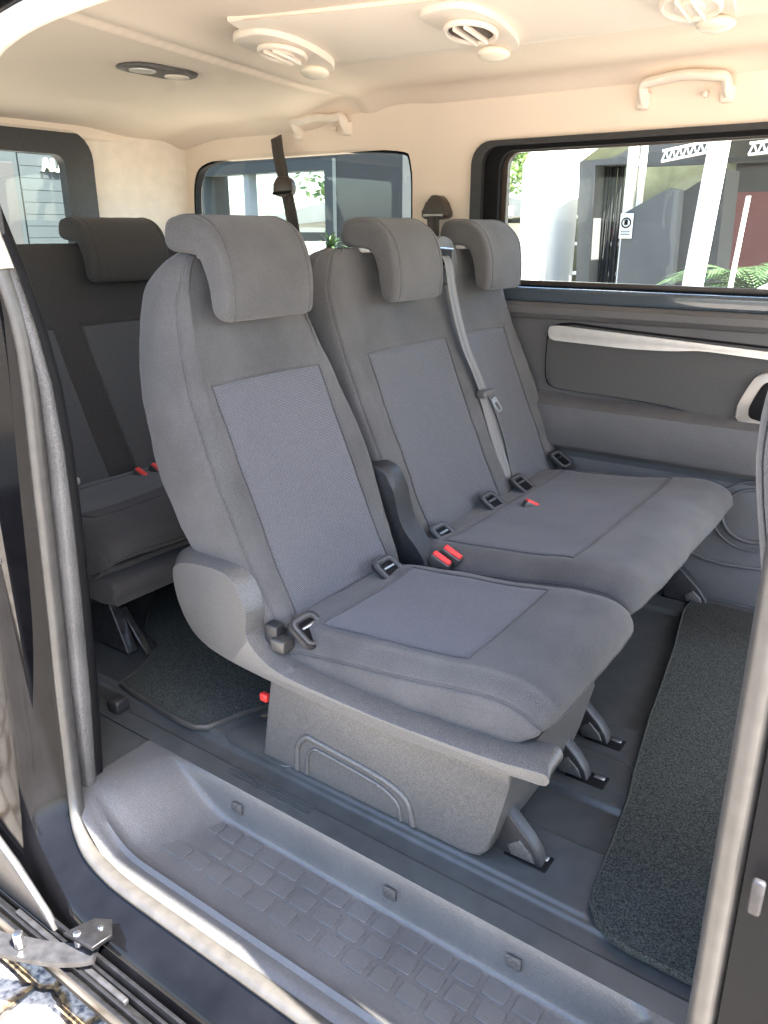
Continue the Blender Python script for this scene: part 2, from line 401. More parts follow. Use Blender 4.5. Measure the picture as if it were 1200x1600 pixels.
# three thin ribs moulded in the sill plate
bm = bmesh.new()
for i in range(4):
    add_box(bm, -1.14, -.90, .992 + i * .008, .995 + i * .008, -.002, .0025, 0)
finish('sill_rib', bm, 'floor', van)

# side step
def step_e(x, y=.8): xs_ = -1.375 + max(0, y - .78) * .42; return sm(xs_, xs_ + .225, x) * (1 - sm(-.235, -.165, x))
def step_prof(s):        # s 0..1 from inner edge to outer lip -> (y, depth fraction)
    return s
yy = [.972, .9715, .970, .967, .9635, .961, .959, .957, .954, .949, .942, .93, .90, .86, .82, .80, .785, .775, .767, .76, .750, .740, .728, .716]
dd = [0, .012, .05, .14, .34, .55, .74, .88, .95, .985, 1.0, 1.0, 1.0, 1.0, 1.0, 1.0, 1.0, .985, .95, .90, .86, .84, .86, .95]
bm = bmesh.new(); rows = []
for x in frange(-1.375, -1.04, 36) + frange(-1.02, -.26, 20) + frange(-.25, -.14, 14):
    e = step_e(x); inn = .972; r = []
    # inner rear corner rounds off, outer edge rounds around the corner too
    outc = 0
    if x < -1.12: outc = .060 * (1 - math.sqrt(max(0, 1 - ((-1.12 - x) / .262) ** 2)))
    for i, (y, d) in enumerate(zip(yy, dd)):
        e = step_e(x, y)
        ed = e if i > 0 else 0
        k = max(0, (.9 - y) / .17)
        rise = 0
        z = -.088 * d * e
        if i >= 16: z = -.088 * (e * (1 - (i - 15) / 9) + (i - 15) / 9 * min(1, e + .15) * d) * (d if i < 20 else 1)
        r.append(bm.verts.new((x, y + outc * k, z)))
    rows.append(r)
for a, b in zip(rows[:-1], rows[1:]):
    for i in range(len(yy) - 1): bm.faces.new((a[i], a[i + 1], b[i + 1], b[i]))
TZ = -.088
def tile(x0, x1, y0, y1, r=.006):
    add_prism(bm, rrect(x0, x1, y0, y1, r * .8, 3), TZ - .001, TZ + .0032, 'xy', .0008, 1)
for i in range(13):
    for j in range(3):
        if i == 0 and j != 1: continue
        x0 = -1.085 + i * .0585 + (.012 if j == 1 else 0); y0 = .817 + j * .046
        tile(x0, x0 + .046, y0, y0 + .036)
for q in ((-1.16, -1.095, .815, .852), (-1.13, -1.09, .909, .945), (-1.085, -1.04, .909, .945), (-1.085, -1.04, .817, .853)):
    tile(*q)
# small square plugs on the riser
st = finish('side_step', bm, 'step', van, 35, recalc=True)
tag(st, 'grey plastic side step with raised square grip pads')
for x in (-1.07, -.665, -.405):
    box('riser_plug', 'plastic', st, x - .014, x + .014, .955, .9603, -.052, -.028, .001)

# door opening: rubber seal tube following the opening
def opening(off=0.0, dy=0.0):
    P = [(-1.10, .70, -.085), (-1.18, .703, -.082), (-1.25, .712, -.074), (-1.305, .728, -.048), (-1.338, .746, .0), (-1.358, .762, .10), (-1.37, .775, .25), (-1.377, .788, .42), (-1.38, .802, .7),
         (-1.383, .812, .9), (-1.388, .810, 1.0), (-1.398, .80, 1.08)]
    return [(x, y + dy, z) for x, y, z in P]
bot = [(x, .70, -.085) for x in (-.02, -.3, -.6, -.9)]
seal_path = curve_pts(bot + opening(), 5)
sl = sweep('door_seal', 'rubber', van, seal_path, ell(.0115, .017, 14))
tag(sl, 'shiny grey rubber seal round the door opening')
top_path = curve_pts([(-1.398, .80, 1.08), (-1.425, .795, 1.17), (-1.425, .795, 1.28), (-1.385, .795, 1.37), (-1.30, .79, 1.425), (-1.08, .79, 1.455), (-.6, .79, 1.465), (-.15, .79, 1.46)], 5)
tp = sweep('upper_door_trim', 'beige_plastic', van, top_path, ell(.017, .024, 14))
tag(tp, 'pale trim round the upper corner of the door opening')
# black painted jamb and sill around the seal
prof_out = [(-.004, -.005), (.012, -.018), (.018, -.028), (.028, -.045), (.040, -.066), (.052, -.078), (.075, -.086), (.20, -.088)]
path2 = curve_pts(bot + opening() + [(-1.425, .795, 1.17), (-1.425, .795, 1.28), (-1.385, .795, 1.37), (-1.30, .79, 1.425), (-1.08, .79, 1.455), (-.6, .79, 1.465), (.3, .79, 1.46)], 5)
bm = bmesh.new(); rings = []
for i, p in enumerate(path2):
    a = path2[max(i - 1, 0)]; b = path2[min(i + 1, len(path2) - 1)]; t = (b - a); t.y = 0; t.normalize()
    nrm = Vector((t.z, 0, -t.x)) * -1         # outward from the opening
    if nrm.dot(p - Vector((-.7, p.y, .6))) < 0: nrm = -nrm
    rings.append([bm.verts.new(p + nrm * a_ + Vector((0, b_, 0))) for a_, b_ in prof_out])
for a, b in zip(rings[:-1], rings[1:]):
    for i in range(len(prof_out) - 1): bm.faces.new((a[i], a[i + 1], b[i + 1], b[i]))
jb = finish('door_frame', bm, 'gloss', van, 50); tag(jb, 'glossy black painted door frame and sill')

# C pillar interior trim
bm = bmesh.new(); sts = [(-.004, .785, .812, 0), (.2, .795, .828, 0), (.4, .808, .838, 0), (.6, .820, .846, 0), (.75, .826, .848, 0), (.87, .826, .845, -.004), (.97, .818, .838, -.016), (1.07, .805, .828, -.035), (1.2, .79, .812, -.07), (1.5, .78, .80, -.1)]
def column(zs, x0, x1, name, m, dy0=0, dy1=0, bev=.006):
    bm = bmesh.new(); rings = []
    for z, y0, y1, xo in zs:
        y0 += dy0; y1 += dy1
        rings.append([bm.verts.new(c) for c in ((x1 + xo, y0 + bev, z), (x1 + xo, y1 - bev, z), (x1 - bev + xo, y1, z), (x0 + xo, y1, z), (x0 + xo, y0, z), (x1 - bev + xo, y0, z))])
    for a, b in zip(rings[:-1], rings[1:]):
        for i in range(6): bm.faces.new((a[i], a[(i + 1) % 6], b[(i + 1) % 6], b[i]))
    bm.faces.new(rings[0]); bm.faces.new(rings[-1])
    return finish(name, bm, m, van, 50)
cp = column(sts, -1.5, -1.352, 'pillar_trim', 'plastic'); tag(cp, 'narrow grained grey trim strip on the rear door pillar')
column([(z, b, b + .028, xo) for z, a, b, xo in sts], -1.5, -1.366, 'pillar_lining', 'black')

# near side body behind the door (rear quarter) with its window, roof and front part
bm = bmesh.new()
add_plate(bm, [(-3.15, -.3), (-1.40, -.3), (-1.40, 1.6), (-3.15, 1.6)], [rrect(-2.9, -1.62, .96, 1.42, .05)], .72, .80)
finish('rear_quarter_panel', bm, ['gloss'], van, 40)
bm = bmesh.new(); add_plate(bm, [(-3.1, 0.0), (-1.42, 0.0), (-1.42, 1.6), (-3.1, 1.6)], [rrect(-2.9, -1.62, .96, 1.42, .05)], .803, .83)
finish('rear_quarter_lining', bm, ['plastic_dark'], van, 40)
bm = bmesh.new(); add_box(bm, -2.92, -1.60, .757, .761, .94, 1.44); finish('quarter_glass', bm, 'glass', van)
box('roof_panel', 'gloss', van, -3.25, 1.3, .74, 2.86, 1.655, 1.69, .012)
# sill box under the floor, far body skin
box('floor_pan', 'gloss', van, -3.2, 1.6, .72, 2.75, -.28, -.12, .01)

# sliding door rail under the sill
rail = sweep('door_rail', 'rail', van, [(-2.2, 0, 0), (.3, 0, 0)], [(0, 0)] * 3) if False else None
bm = bmesh.new()
for (y0, y1, z0, z1) in ((.600, .607, -.20, -.146), (.589, .596, -.20, -.162), (.573, .586, -.20, -.176), (.565, .571, -.20, -.158), (.553, .561, -.20, -.168)):
    add_box(bm, -2.3, .3, y0, y1, z0, z1, .0015, 2)
rl = finish('door_rail', bm, 'rail', van, 50); tag(rl, 'long metal guide rail of the sliding door under the sill')
bm = bmesh.new(); add_box(bm, -2.4, .3, .575, .72, -.27, -.20, .005, 2); finish('rocker_trim', bm, 'black', van, 50)
bm = bmesh.new(); add_box(bm, -1.33, -.98, .574, .586, -.172, -.160, .003, 2)
finish('rail_stop', bm, 'darkmetal', van, 50)

# roller arm of the sliding door
arm_pts = curve_pts([(-1.09, .60, -.135), (-1.115, .58, -.14), (-1.16, .55, -.14), (-1.24, .51, -.135), (-1.33, .47, -.13)], 4)
ar = sweep('roller_arm', 'darkmetal', van, arm_pts, [(-.022, -.006), (.022, -.006), (.022, .006), (-.022, .006)], upv=(0, 0, 1))
prism('hinge_plate', 'rail', ar, [(-1.15, .575), (-1.075, .585), (-1.07, .625), (-1.10, .648), (-1.13, .63)], -.112, -.101, 'xy', .003)
for (x, y, r_) in ((-1.125, .588, .008), (-1.215, .522, .010), (-1.10, .622, .006)):
    prism('bolt', 'metal', ar, [(x + r_ * math.cos(a * math.pi / 4), y + r_ * math.sin(a * math.pi / 4)) for a in range(8)], -.13, -.098, 'xy', .002)
# black bracket cover behind the jamb, striker
prism('bracket_cover', 'plastic_dark', van, [(-1.46, -.16), (-1.22, -.16), (-1.24, -.13), (-1.33, -.06), (-1.46, .02)], .590, .605, 'xz', .004)
sk_ = box('door_striker', 'white_pl', van, -1.39, -1.365, .655, .69, .565, .60, .006)
sweep('striker_loop', 'metal', sk_, curve_pts([(-1.37, .665, .59), (-1.35, .668, .597), (-1.345, .675, .585), (-1.35, .682, .572), (-1.37, .685, .565)], 4), ell(.004, .004, 8))

# B pillar with its seal at the right edge
bp_ = curve_pts([(-.068, .70, -.12), (-.072, .70, .2), (-.075, .70, .5), (-.078, .705, .8), (-.082, .72, 1.0), (-.09, .75, 1.25), (-.10, .78, 1.45)], 4)
s2 = sweep('pillar_seal', 'rubber', van, bp_, ell(.017, .022, 14)); tag(s2, 'thick beige grey rubber seal on the front door pillar')
sweep('pillar_body', 'black', van, [(p[0] + .06, p[1] + .01, p[2]) for p in bp_], [(-.045, -.03), (.045, -.03), (.045, .03), (-.045, .03)])
box('pillar_catch', 'darkmetal', van, -.052, -.04, .66, .668, .545, .585, .003)

# far side wall -----------------------------------------------------
s_ = 2.68 / 2.62
def W(p): return (p[0] * s_, 1.15 + (p[1] - 1.15) * s_)
w1 = rrect(-1.505, .55, .945, 1.436, [.05, .05, .06, .075])
w1i = rrect(-1.405, .50, .962, 1.403, [.03, .03, .05, .055])
qw = smooth_outline([(-2.97, .95), (-2.975, 1.2), (-2.955, 1.36), (-2.87, 1.425), (-2.6, 1.445), (-2.2, 1.443), (-1.84, 1.425), (-1.775, 1.38), (-1.765, 1.2), (-1.765, .95), (-1.80, .92), (-2.93, .92)], 4)
upw = plate('side_trim', 'beige', van, [(-3.02, .90), (.62, .90), (.62, 1.62), (-3.02, 1.62)], [rrect(-1.48, .53, .955, 1.425, .06), qw], WY, WY + .05)
tag(upw, 'beige trim around and between the far side windows')
wf = thing  # readability only
wn = plate('side_window', 'plastic_dark', van, w1, [rrect(-1.462, .53, .95, 1.418, .06)], WY - .022, WY + .03)
tag(wn, 'wide sliding side window with black frame')
plate('frame_lining', 'black', wn, rrect(-1.465, .53, .945, 1.42, .06), [w1i], WY + .0, WY + .035)
bm = bmesh.new(); add_plate(bm, rrect(-1.445, .52, .95, 1.412, .03), [rrect(-1.385, .50, .975, 1.398, .045)], WY + .028, WY + .05); finish('inner_frame', bm, 'brown_pl', wn, 40)
bm = bmesh.new(); add_box(bm, -1.45, .54, WY + .05, WY + .054, .94, 1.43); finish('pane', bm, 'glass', wn)
box('window_ledge', 'bluegloss', wn, -1.44, .6, WY - .060, WY - .01, .908, .957, .012, 4)
q1 = plate('quarter_window', 'black', van, [(a * 1.0, b) for a, b in qw], [[((a + 2.37) * .985 - 2.37, (b - 1.18) * .965 + 1.18) for a, b in qw]], WY + .004, WY + .04)
tag(q1, 'rear side window with thin black seal')
bm = bmesh.new(); add_box(bm, -3.0, -1.74, WY + .05, WY + .054, .9, 1.46); finish('pane', bm, 'glass', q1)

# lower side lining as one swept profile
prof = [(WY + .04, .97), (WY - .02, .915), (WY - .058, .908), (WY - .072, .893), (WY - .072, .872), (WY - .060, .856), (WY - .03, .850), (WY - .028, .60), (WY - .034, .592),
        (WY - .085, .572), (WY - .098, .562), (WY - .103, .545), (WY - .11, .44), (WY - .105, .425), (WY - .05, .41), (WY - .045, .395), (WY - .06, .38), (WY - .115, .12), (WY - .14, .0), (WY - .14, -.02)]
bm = bmesh.new(); xs2 = [-3.05, -2.6, -2.2, -1.8, -1.4, -1.0, -.6, -.2, .2, .6]
rows = [[bm.verts.new((x, y, z)) for y, z in prof] for x in xs2]
for a, b in zip(rows[:-1], rows[1:]):
    for i in range(len(prof) - 1): bm.faces.new((a[i], a[i + 1], b[i + 1], b[i]))
sw = finish('side_panel', bm, 'wall_plastic', van, 28); tag(sw, 'dark grained grey side panel under the far window')
ins = [W((p[0], p[1] + .015)) for p in ((-1.13, .835), (-.9, .82), (-.44, .80), (.3, .77), (.3, .53), (-.42, .56), (-.55, .57), (-.62, .582), (-.70, .597), (-.81, .603), (-1.0, .608), (-1.10, .612), (-1.13, .63), (-1.135, .72))]
prism('panel_insert', 'insert', sw, chaikin(ins, 2), WY - .045, WY - .028, 'xz', .004)
prism('insert_border', 'black', sw, [((a + .45) * 1.012 - .45, (b - .69) * 1.05 + .69) for a, b in chaikin(ins, 2)], WY - .034, WY - .026, 'xz', .002)
sil = [W((p[0], p[1] + .014)) for p in ((-1.125, .828), (-.9, .817), (-.44, .794), (.3, .765), (.3, .735), (-.44, .772), (-.62, .782), (-.72, .772), (-.85, .769), (-1.05, .775), (-1.12, .777), (-1.13, .80))]
prism('trim_strip', 'silver', sw, chaikin(sil, 2, .15), WY - .058, WY - .045, 'xz', .004)
hb = [W(p) for p in ((-.435, .745), (-.46, .72), (-.492, .64), (-.490, .602), (-.47, .588), (-.41, .585), (-.39, .62), (-.39, .72), (-.40, .745))]
hd = prism('handle_bezel', 'bezel', sw, smooth_outline(hb, 4), WY - .062, WY - .044, 'xz', .005)
prism('handle_recess', 'black', hd, smooth_outline([((a + .44) * .66 - .425, (b - .66) * .72 + .655) for a, b in hb], 4), WY - .066, WY - .055, 'xz', .003)
# speaker moulding low on the panel
for r_, d_ in ((.125, .003), (.095, .005)):
    cx, cz = -.40, .29
    pts = [(cx + r_ * math.cos(2 * math.pi * i / 40), WY - .095 - .25 * (.25 - (cz + r_ * math.sin(2 * math.pi * i / 40))) * .9, cz + r_ * .85 * math.sin(2 * math.pi * i / 40)) for i in range(40)]
    sweep('speaker_ring', 'wall_plastic', sw, pts, ell(d_ * 1.2, d_, 10), closed=True)
sweep('panel_ridge', 'wall_plastic', sw, curve_pts([(-1.1, WY - .1, .15), (-.62, WY - .115, .14), (-.50, WY - .12, .125), (-.35, WY - .115, .13), (0, WY - .1, .17)], 5), ell(.006, .006, 8))
sweep('floor_trim_edge', 'floor', van, [(-1.2, WY - .145, .006), (.4, WY - .145, .006)], ell(.006, .006, 8))

# rear end: tailgate window, pillar
bm = bmesh.new()
RX = -3.15
tg = plate('tailgate', 'plastic_dark', van, rrect(.83, 2.27, .55, 1.53, [.02, .02, .11, .02]), [rrect(.9, 2.135, .80, 1.435, [.02, .04, .05, .02])], RX - .02, RX + .03, 'yz')
tag(tg, 'tailgate with black framed rear window')
bm = bmesh.new(); add_box(bm, RX - .03, RX - .025, .88, 2.16, .78, 1.45); finish('pane', bm, 'glass', tg)
box('tailgate_lining', 'plastic_dark', tg, RX - .03, RX + .01, .8, 2.7, -.1, .8, .01)
dp = smooth_outline([(RX - .05, 2.20), (RX + .0, 2.23), (RX + .015, 2.30), (RX + .03, 2.45), (RX + .07, 2.57), (RX + .12, 2.66), (RX + .16, 2.70), (RX + .1, 2.76), (RX - .05, 2.76)], 3)
prism('rear_pillar_trim', 'beige_plastic', van, dp, .55, 1.60, 'xy', 0, sharp=60)
box('rear_header', 'beige', van, RX - .05, RX + .03, .8, 2.7, 1.50, 1.62, .02, 4)

# headliner
def xstep(y): return -1.70 - .055 * (y - .9) / .33 if y < 1.23 else (-1.755 - .2 * (y - 1.23) if y < 2.3 else -1.969 - .1 * (y - 2.3))
def ceil_z(x, y):
    z = 1.615
    q = xstep(y)
    z -= .016 * (1 - sm(q - .016, q, x)) * (1 - sm(2.35, 2.6, y) * .8)
    z += .010 * math.exp(-((x - q - .20) / .10) ** 2)              # hollow in front of the rear panel
    z -= .012 * math.exp(-((x - q - .05) / .05) ** 2)
    z += .022 * (1 - sm(-2.45, -2.15, x - .2 * (y - 1.7))) * sm(-3.05, -2.8, x) * (1 - sm(2.2, 2.45, y)) * 0
    z -= .05 * sm(2.56, 2.70, y) ** 2
    z -= .05 * (1 - sm(-3.16, -2.75, x)) * 1.0
    z -= .05 * sm(2.2, 2.68, y) * (1 - sm(-2.3, -2.0, x))
    z -= .12 * (1 - sm(.78, .95, y)) ** 1.4
    return z
ys3 = frange(.78, 1.0, 12) + frange(1.05, 2.2, 24) + frange(2.24, 2.74, 34)
xs3 = frange(-3.2, -2.7, 16) + frange(-2.65, -2.1, 14) + frange(-2.08, -1.66, 110) + frange(-1.64, .9, 36)
hl = field('headliner', 'beige', van, xs3, ys3, ceil_z); tag(hl, 'pale beige cloth ceiling with a recessed rear panel')
# side cove above far windows
bm = bmesh.new()
cv = [(2.70, 1.42), (2.693, 1.47), (2.685, 1.52), (2.675, 1.56), (2.655, 1.585), (2.62, 1.60)]
# air console
con = [(-1.545, 1.540), (-1.645, 1.86), (-1.635, 1.895), (-1.59, 1.91), (-.97, 1.965), (-.4, 1.985), (.7, 2.0), (.7, 1.72), (-.98, 1.660), (-1.50, 1.545)]
bm = bmesh.new(); add_prism(bm, con, 1.575, 1.64, 'xy', .006, 3)
for v in bm.verts:
    if v.co.z < 1.6: v.co.z += .042 * max(0, min(1, (1.93 - v.co.y) / .33)) - .008
cn = finish('air_console', bm, 'console_cloth', van, 40); tag(cn, 'long raised ceiling panel carrying the air vents')
def vent(x, y, z, open_=True, lamp=(-.02, .15)):
    v = prism('air_vent', 'beige_plastic', van, smooth_outline([(x - .075, y - .10), (x + .03, y - .115), (x + .075, y - .03), (x + .055, y + .13), (x + .005, y + .185), (x - .05, y + .12), (x - .07, y + .02)], 4), z - .007, z + .012, 'xy', .004)
    n = 28; rr = .055
    sweep('vent_ring', 'beige_plastic', v, [(x + rr * math.cos(2 * math.pi * i / n), y + rr * 1.15 * math.sin(2 * math.pi * i / n), z - .014) for i in range(n)], ell(.006, .007, 8), closed=True, upv=(0, 0, 1))
    prism('vent_opening', 'brown_pl' if open_ else 'beige_plastic', v, [(x + .05 * math.cos(2 * math.pi * i / n), y + .056 * math.sin(2 * math.pi * i / n)) for i in range(n)], z - .014, z - .008, 'xy', 0)
    for k in (-.014, .014):
        bm = bmesh.new(); add_box(bm, x + k - .003, x + k + .003, y - .054, y + .054, z - .026, z - .010, .002); finish('louver', bm, 'beige_plastic', v, 50)
    prism('vent_disc', 'beige_plastic', v, [(x + .028 * math.cos(2 * math.pi * i / n), y + .030 * math.sin(2 * math.pi * i / n)) for i in range(n)], z - .020, z - .012, 'xy', .002) if not open_ else None
    bm = bmesh.new(); bmesh.ops.create_uvsphere(bm, u_segments=24, v_segments=12, radius=1)
    for q in bm.verts: q.co = Vector((x + lamp[0] + q.co.x * .040, y + lamp[1] + q.co.y * .040, z - .014 + q.co.z * .016))
    finish('lamp_lens', bm, 'lens', v, None)
    wz = lambda yy: .042 * max(0, min(1, (1.93 - yy) / .33))
    for q in [v] + list(v.children):
        for p in q.data.vertices: p.co.z += wz(p.co.y) - wz(y) - .002
    return v
tag(vent(-1.535, 1.72, 1.585, False), 'round closed ceiling vent with lamp at the rear end of the console')
tag(vent(-1.02, 1.78, 1.583, True), 'round open ceiling vent with dome lamp in the middle')
tag(vent(-.55, 1.83, 1.581, False, (.02, .12)), 'ceiling vent at the right edge')
# rear dome lamp
lx, ly = -2.09, 1.79
rlm = prism('rear_dome_lamp', 'plastic', van, smooth_outline([(lx - .05, ly - .12), (lx + .045, ly - .11), (lx + .06, ly), (lx + .045, ly + .11), (lx - .05, ly + .12), (lx - .06, ly)], 4), 1.587, 1.60, 'xy', .006)
tag(rlm, 'grey oblong reading lamp in the rear ceiling')
for yy_ in (-.065, .065):
    prism('lens', 'lens' if yy_ > 0 else 'silver', rlm, [(lx + .032 * math.cos(i * .3491), ly + yy_ + .042 * math.sin(i * .3491)) for i in range(18)], 1.583, 1.589, 'xy', .002)
# grab handles on the far roof edge
def grab(xc, z0, z1, y, label):
    hw = .135
    pts = curve_pts([(xc - hw + .012, y + .03, z0), (xc - hw + .012, y - .005, z0 + .012), (xc - hw + .018, y - .028, z0 + .045), (xc - hw + .055, y - .038, z1 - .008), (xc, y - .04, z1), (xc + hw - .055, y - .038, z1 - .008), (xc + hw - .018, y - .028, z0 + .045), (xc + hw - .012, y - .005, z0 + .012), (xc + hw - .012, y + .03, z0)], 5)
    h = sweep('grab_handle', 'beige_plastic', van, pts, ell(.015, .021, 12)); tag(h, label)
    for s in (-1, 1): box('foot', 'beige_plastic', h, xc + s * (hw - .012) - .020, xc + s * (hw - .012) + .020, y - .012, y + .02, z0 - .018, z0 + .03, .008, 3)
    box('coat_hook', 'beige_plastic', h, xc + .055, xc + .068, y - .018, y + .01, z0 + .0, z0 + .018, .003)
grab(-.79, 1.512, 1.572, 2.668, 'pale grab handle above the wide side window')
grab(-2.19, 1.508, 1.558, 2.668, 'pale grab handle above the rear side window')
box('roof_side_trim', 'beige', van, -3.1, .62, 2.682, 2.73, 1.43, 1.62, .004)

# ------------------------------------------------------------------ seats
ZS = [.33, .376, .45, .55, .65, .74, .828, .92, 1.0, 1.05, 1.085, 1.10]
def lerp_tab(tab, z):
    if z <= tab[0][0]: return tab[0][1]
    for (a, b), (c, d) in zip(tab[:-1], tab[1:]):
        if z <= c: return b + (d - b) * (z - a) / (c - a)
    return tab[-1][1]
XF = [(.33, -1.058), (.36, -1.068), (.45, -1.115), (.55, -1.160), (.65, -1.205), (.75, -1.247), (.85, -1.288), (.93, -1.312), (1.03, -1.335), (1.10, -1.35)]
XB = [(.33, -1.20), (.376, -1.26), (.445, -1.315), (.54, -1.375), (.656, -1.42), (.8, -1.452), (.88, -1.462), (.99, -1.462), (1.06, -1.445), (1.1, -1.42)]
def backrest(name, parent, mats, edge0, edge1, front, dx=0, dz=0, top=1.10, seams=(), slotf=None, seed=0, tabs=None):
    """front: list of (y or ('e',frac), dx); edges edge0(z), edge1(z)"""
    secs = []
    for n_, z in enumerate(ZS):
        y0, y1 = edge0(z), edge1(z); xf, xb = lerp_tab(XF, z), lerp_tab(XB, z); sh = 0; cxm = (xf + xb) / 2
        k = {8: .985, 9: .95, 10: .84, 11: .62}.get(n_, 1); ins_ = {8: .0, 9: .008, 10: .024, 11: .05}.get(n_, 0)
        xf_, xb_ = cxm + (xf - cxm) * k, cxm + (xb - cxm) * k
        y0 += ins_; y1 -= ins_
        D = xf_ - xb_; s = []
        flat = 1 if n_ < 9 else .3
        for yv, d in front:
            y = y0 + (y1 - y0) * yv[1] if isinstance(yv, tuple) else min(max(yv, y0 + .004), y1 - .004)
            s.append((xf_ + d * flat + dx, y, z + dz))
        s += [(xf_ - .035 * k + dx, y1 + .012, z + dz), (xf_ - D * .5 + dx, y1 + .018, z + dz), (xb_ + D * .12 + dx, y1 + .006, z + dz), (xb_ + dx, y1 - .035, z + dz),
              (xb_ - .004 + dx, (y0 + y1) / 2, z + dz), (xb_ + dx, y0 + .035, z + dz), (xb_ + D * .12 + dx, y0 - .006, z + dz), (xf_ - D * .5 + dx, y0 - .018, z + dz), (xf_ - .035 * k + dx, y0 - .012, z + dz)]
        secs.append(s)
    jt = 6   # station z=.85 : seam above the centre panel
    sk2 = [(k, 0, 11, d) for k, d in seams[0]] + [(k, 0, jt, d) for k, d in seams[1]]
    return net(name, secs, mats, parent, 4, 5, sk2, [(jt, a, b, .005) for a, b in seams[2]], slotf, wob=.0034, seed=seed)

def cushion(name, parent, mats, y0, y1, tops, dx=0, dz=0, seams=(), slotf=None, seed=0, lift=0):
    X = [-1.12, -1.075, -1.03, -.985, -.86, -.72, -.625, -.56, -.50, -.462, -.440, -.432, -.444, -.475]
    ZT = [.300, .335, .345, .353, .363, .376, .390, .397, .396, .383, .364, .336, .320, .308]
    ZSIDE = [.262, .278, .290, .300, .316, .333, .349, .357, .357, .347, .332, .320, .312, .304]
    ZB = [.245, .243, .243, .243, .245, .247, .250, .254, .260, .268, .281, .297, .301, .300]
    secs = []
    for i, x in enumerate(X):
        zt, zs, zb = ZT[i] + dz, ZSIDE[i] + dz, ZB[i] + dz + lift * sm(-.6, -.45, x)
        r_ = {0: .02, 11: .012, 12: .02, 13: .035, 10: .004}.get(i, 0)
        a, b = y0 + r_, y1 - r_; s = []
        cr = .0
        for f, dzz in tops:
            if isinstance(f, tuple): y = a + (b - a) * f[1]
            else: y = f
            e = min((y - a), (b - y)); k = 1 - min(1, e / .07)
            z = zt + dzz - (zt - zs) * k ** 2.2
            xx = x - (.018 * k ** 2 if i >= 8 else 0)
            s.append((xx + dx, y, z))
        h = zs - zb
        xx = x - (.022 if i >= 8 else 0) + dx
        bk = .045 * sm(-.58, -.46, x)
        s += [(xx, b + .008, zs - h * .35), (xx - bk * .4, b + .008, zs - h * .7), (xx - bk, b - .004, zb + .002), (x + dx - bk, b - .05, zb - .002), (x + dx - bk, (a + b) / 2, zb - .002), (x + dx - bk, a + .05, zb - .002),
              (xx - bk, a + .004, zb + .002), (xx - bk * .4, a - .010, zs - h * .7), (xx, a - .008, zs - h * .35)]
        secs.append(s)
    sk2 = [(k, 0, 13, d) for k, d in seams[0]] + [(k, 3, 6, d) for k, d in seams[1]]
    sj2 = [(3, a, b, .0035) for a, b in seams[2]] + [(6, a, b, .0035) for a, b in seams[2]] + [(11, 0, len(tops) - 1, .0022)]
    return net(name, secs, mats, parent, 4, 5, sk2, sj2, slotf, wob=.003, seed=seed)

def headrest(parent, m, y0, y1, dx=0, dz=0, label=None, seed=0):
    out = [(-1.425, 1.150), (-1.428, 1.120), (-1.405, 1.102), (-1.350, 1.098), (-1.318, 1.082), (-1.300, 1.045), (-1.290, .995), (-1.282, .972), (-1.262, .962), (-1.245, .972),
           (-1.240, 1.02), (-1.246, 1.075), (-1.262, 1.120), (-1.292, 1.155), (-1.335, 1.175), (-1.390, 1.176), (-1.415, 1.168)]
    cx, cz = -1.315, 1.095
    secs = []
    L = y1 - y0
    for f, k in ((0, .45), (.002, .80), (.010, .95), (.024, 1.0), (.045, 1.008), (L * .35, 1.015), (L * .5, 1.018), (L * .65, 1.015), (L - .045, 1.008), (L - .024, 1.0), (L - .010, .95), (L - .002, .80), (L, .45)):
        s = []
        for x, z in out:
            # shrink towards the spine of the bent profile rather than one centre
            sx, sz = (-1.285, min(z, 1.07)) if z < 1.07 and x > -1.33 else (max(min(x, -1.31), -1.39), 1.137)
            if z >= 1.07 and x > -1.31: sx, sz = -1.290, 1.115
            if z < 1.0: sz = 1.0
            s.append((sx + (x - sx) * k + dx, y0 + f, sz + (z - sz) * k + dz))
        secs.append(s)
    h = net('headrest', secs, ['fabric'] if m is None else [m], parent, 3, 2, [], [(3, -1, 99, .0022), (9, -1, 99, .0022)], None, wob=.0012, seed=seed)
    if label: h['label'] = label
    ym = (y0 + y1) / 2
    for s in (-1, 1):
        sweep('headrest_post', 'metal', h, [(-1.375 + dx, ym + s * .07, 1.06 + dz), (-1.375 + dx, ym + s * .07, 1.12 + dz)], ell(.007, .007, 10), upv=(1, 0, 0))
    bm = bmesh.new(); add_box(bm, -1.41 + dx, -1.34 + dx, ym - .11, ym + .11, 1.088 + dz, 1.104 + dz, .005, 2); finish('post_guide', bm, 'silver', h, 50)
    return h

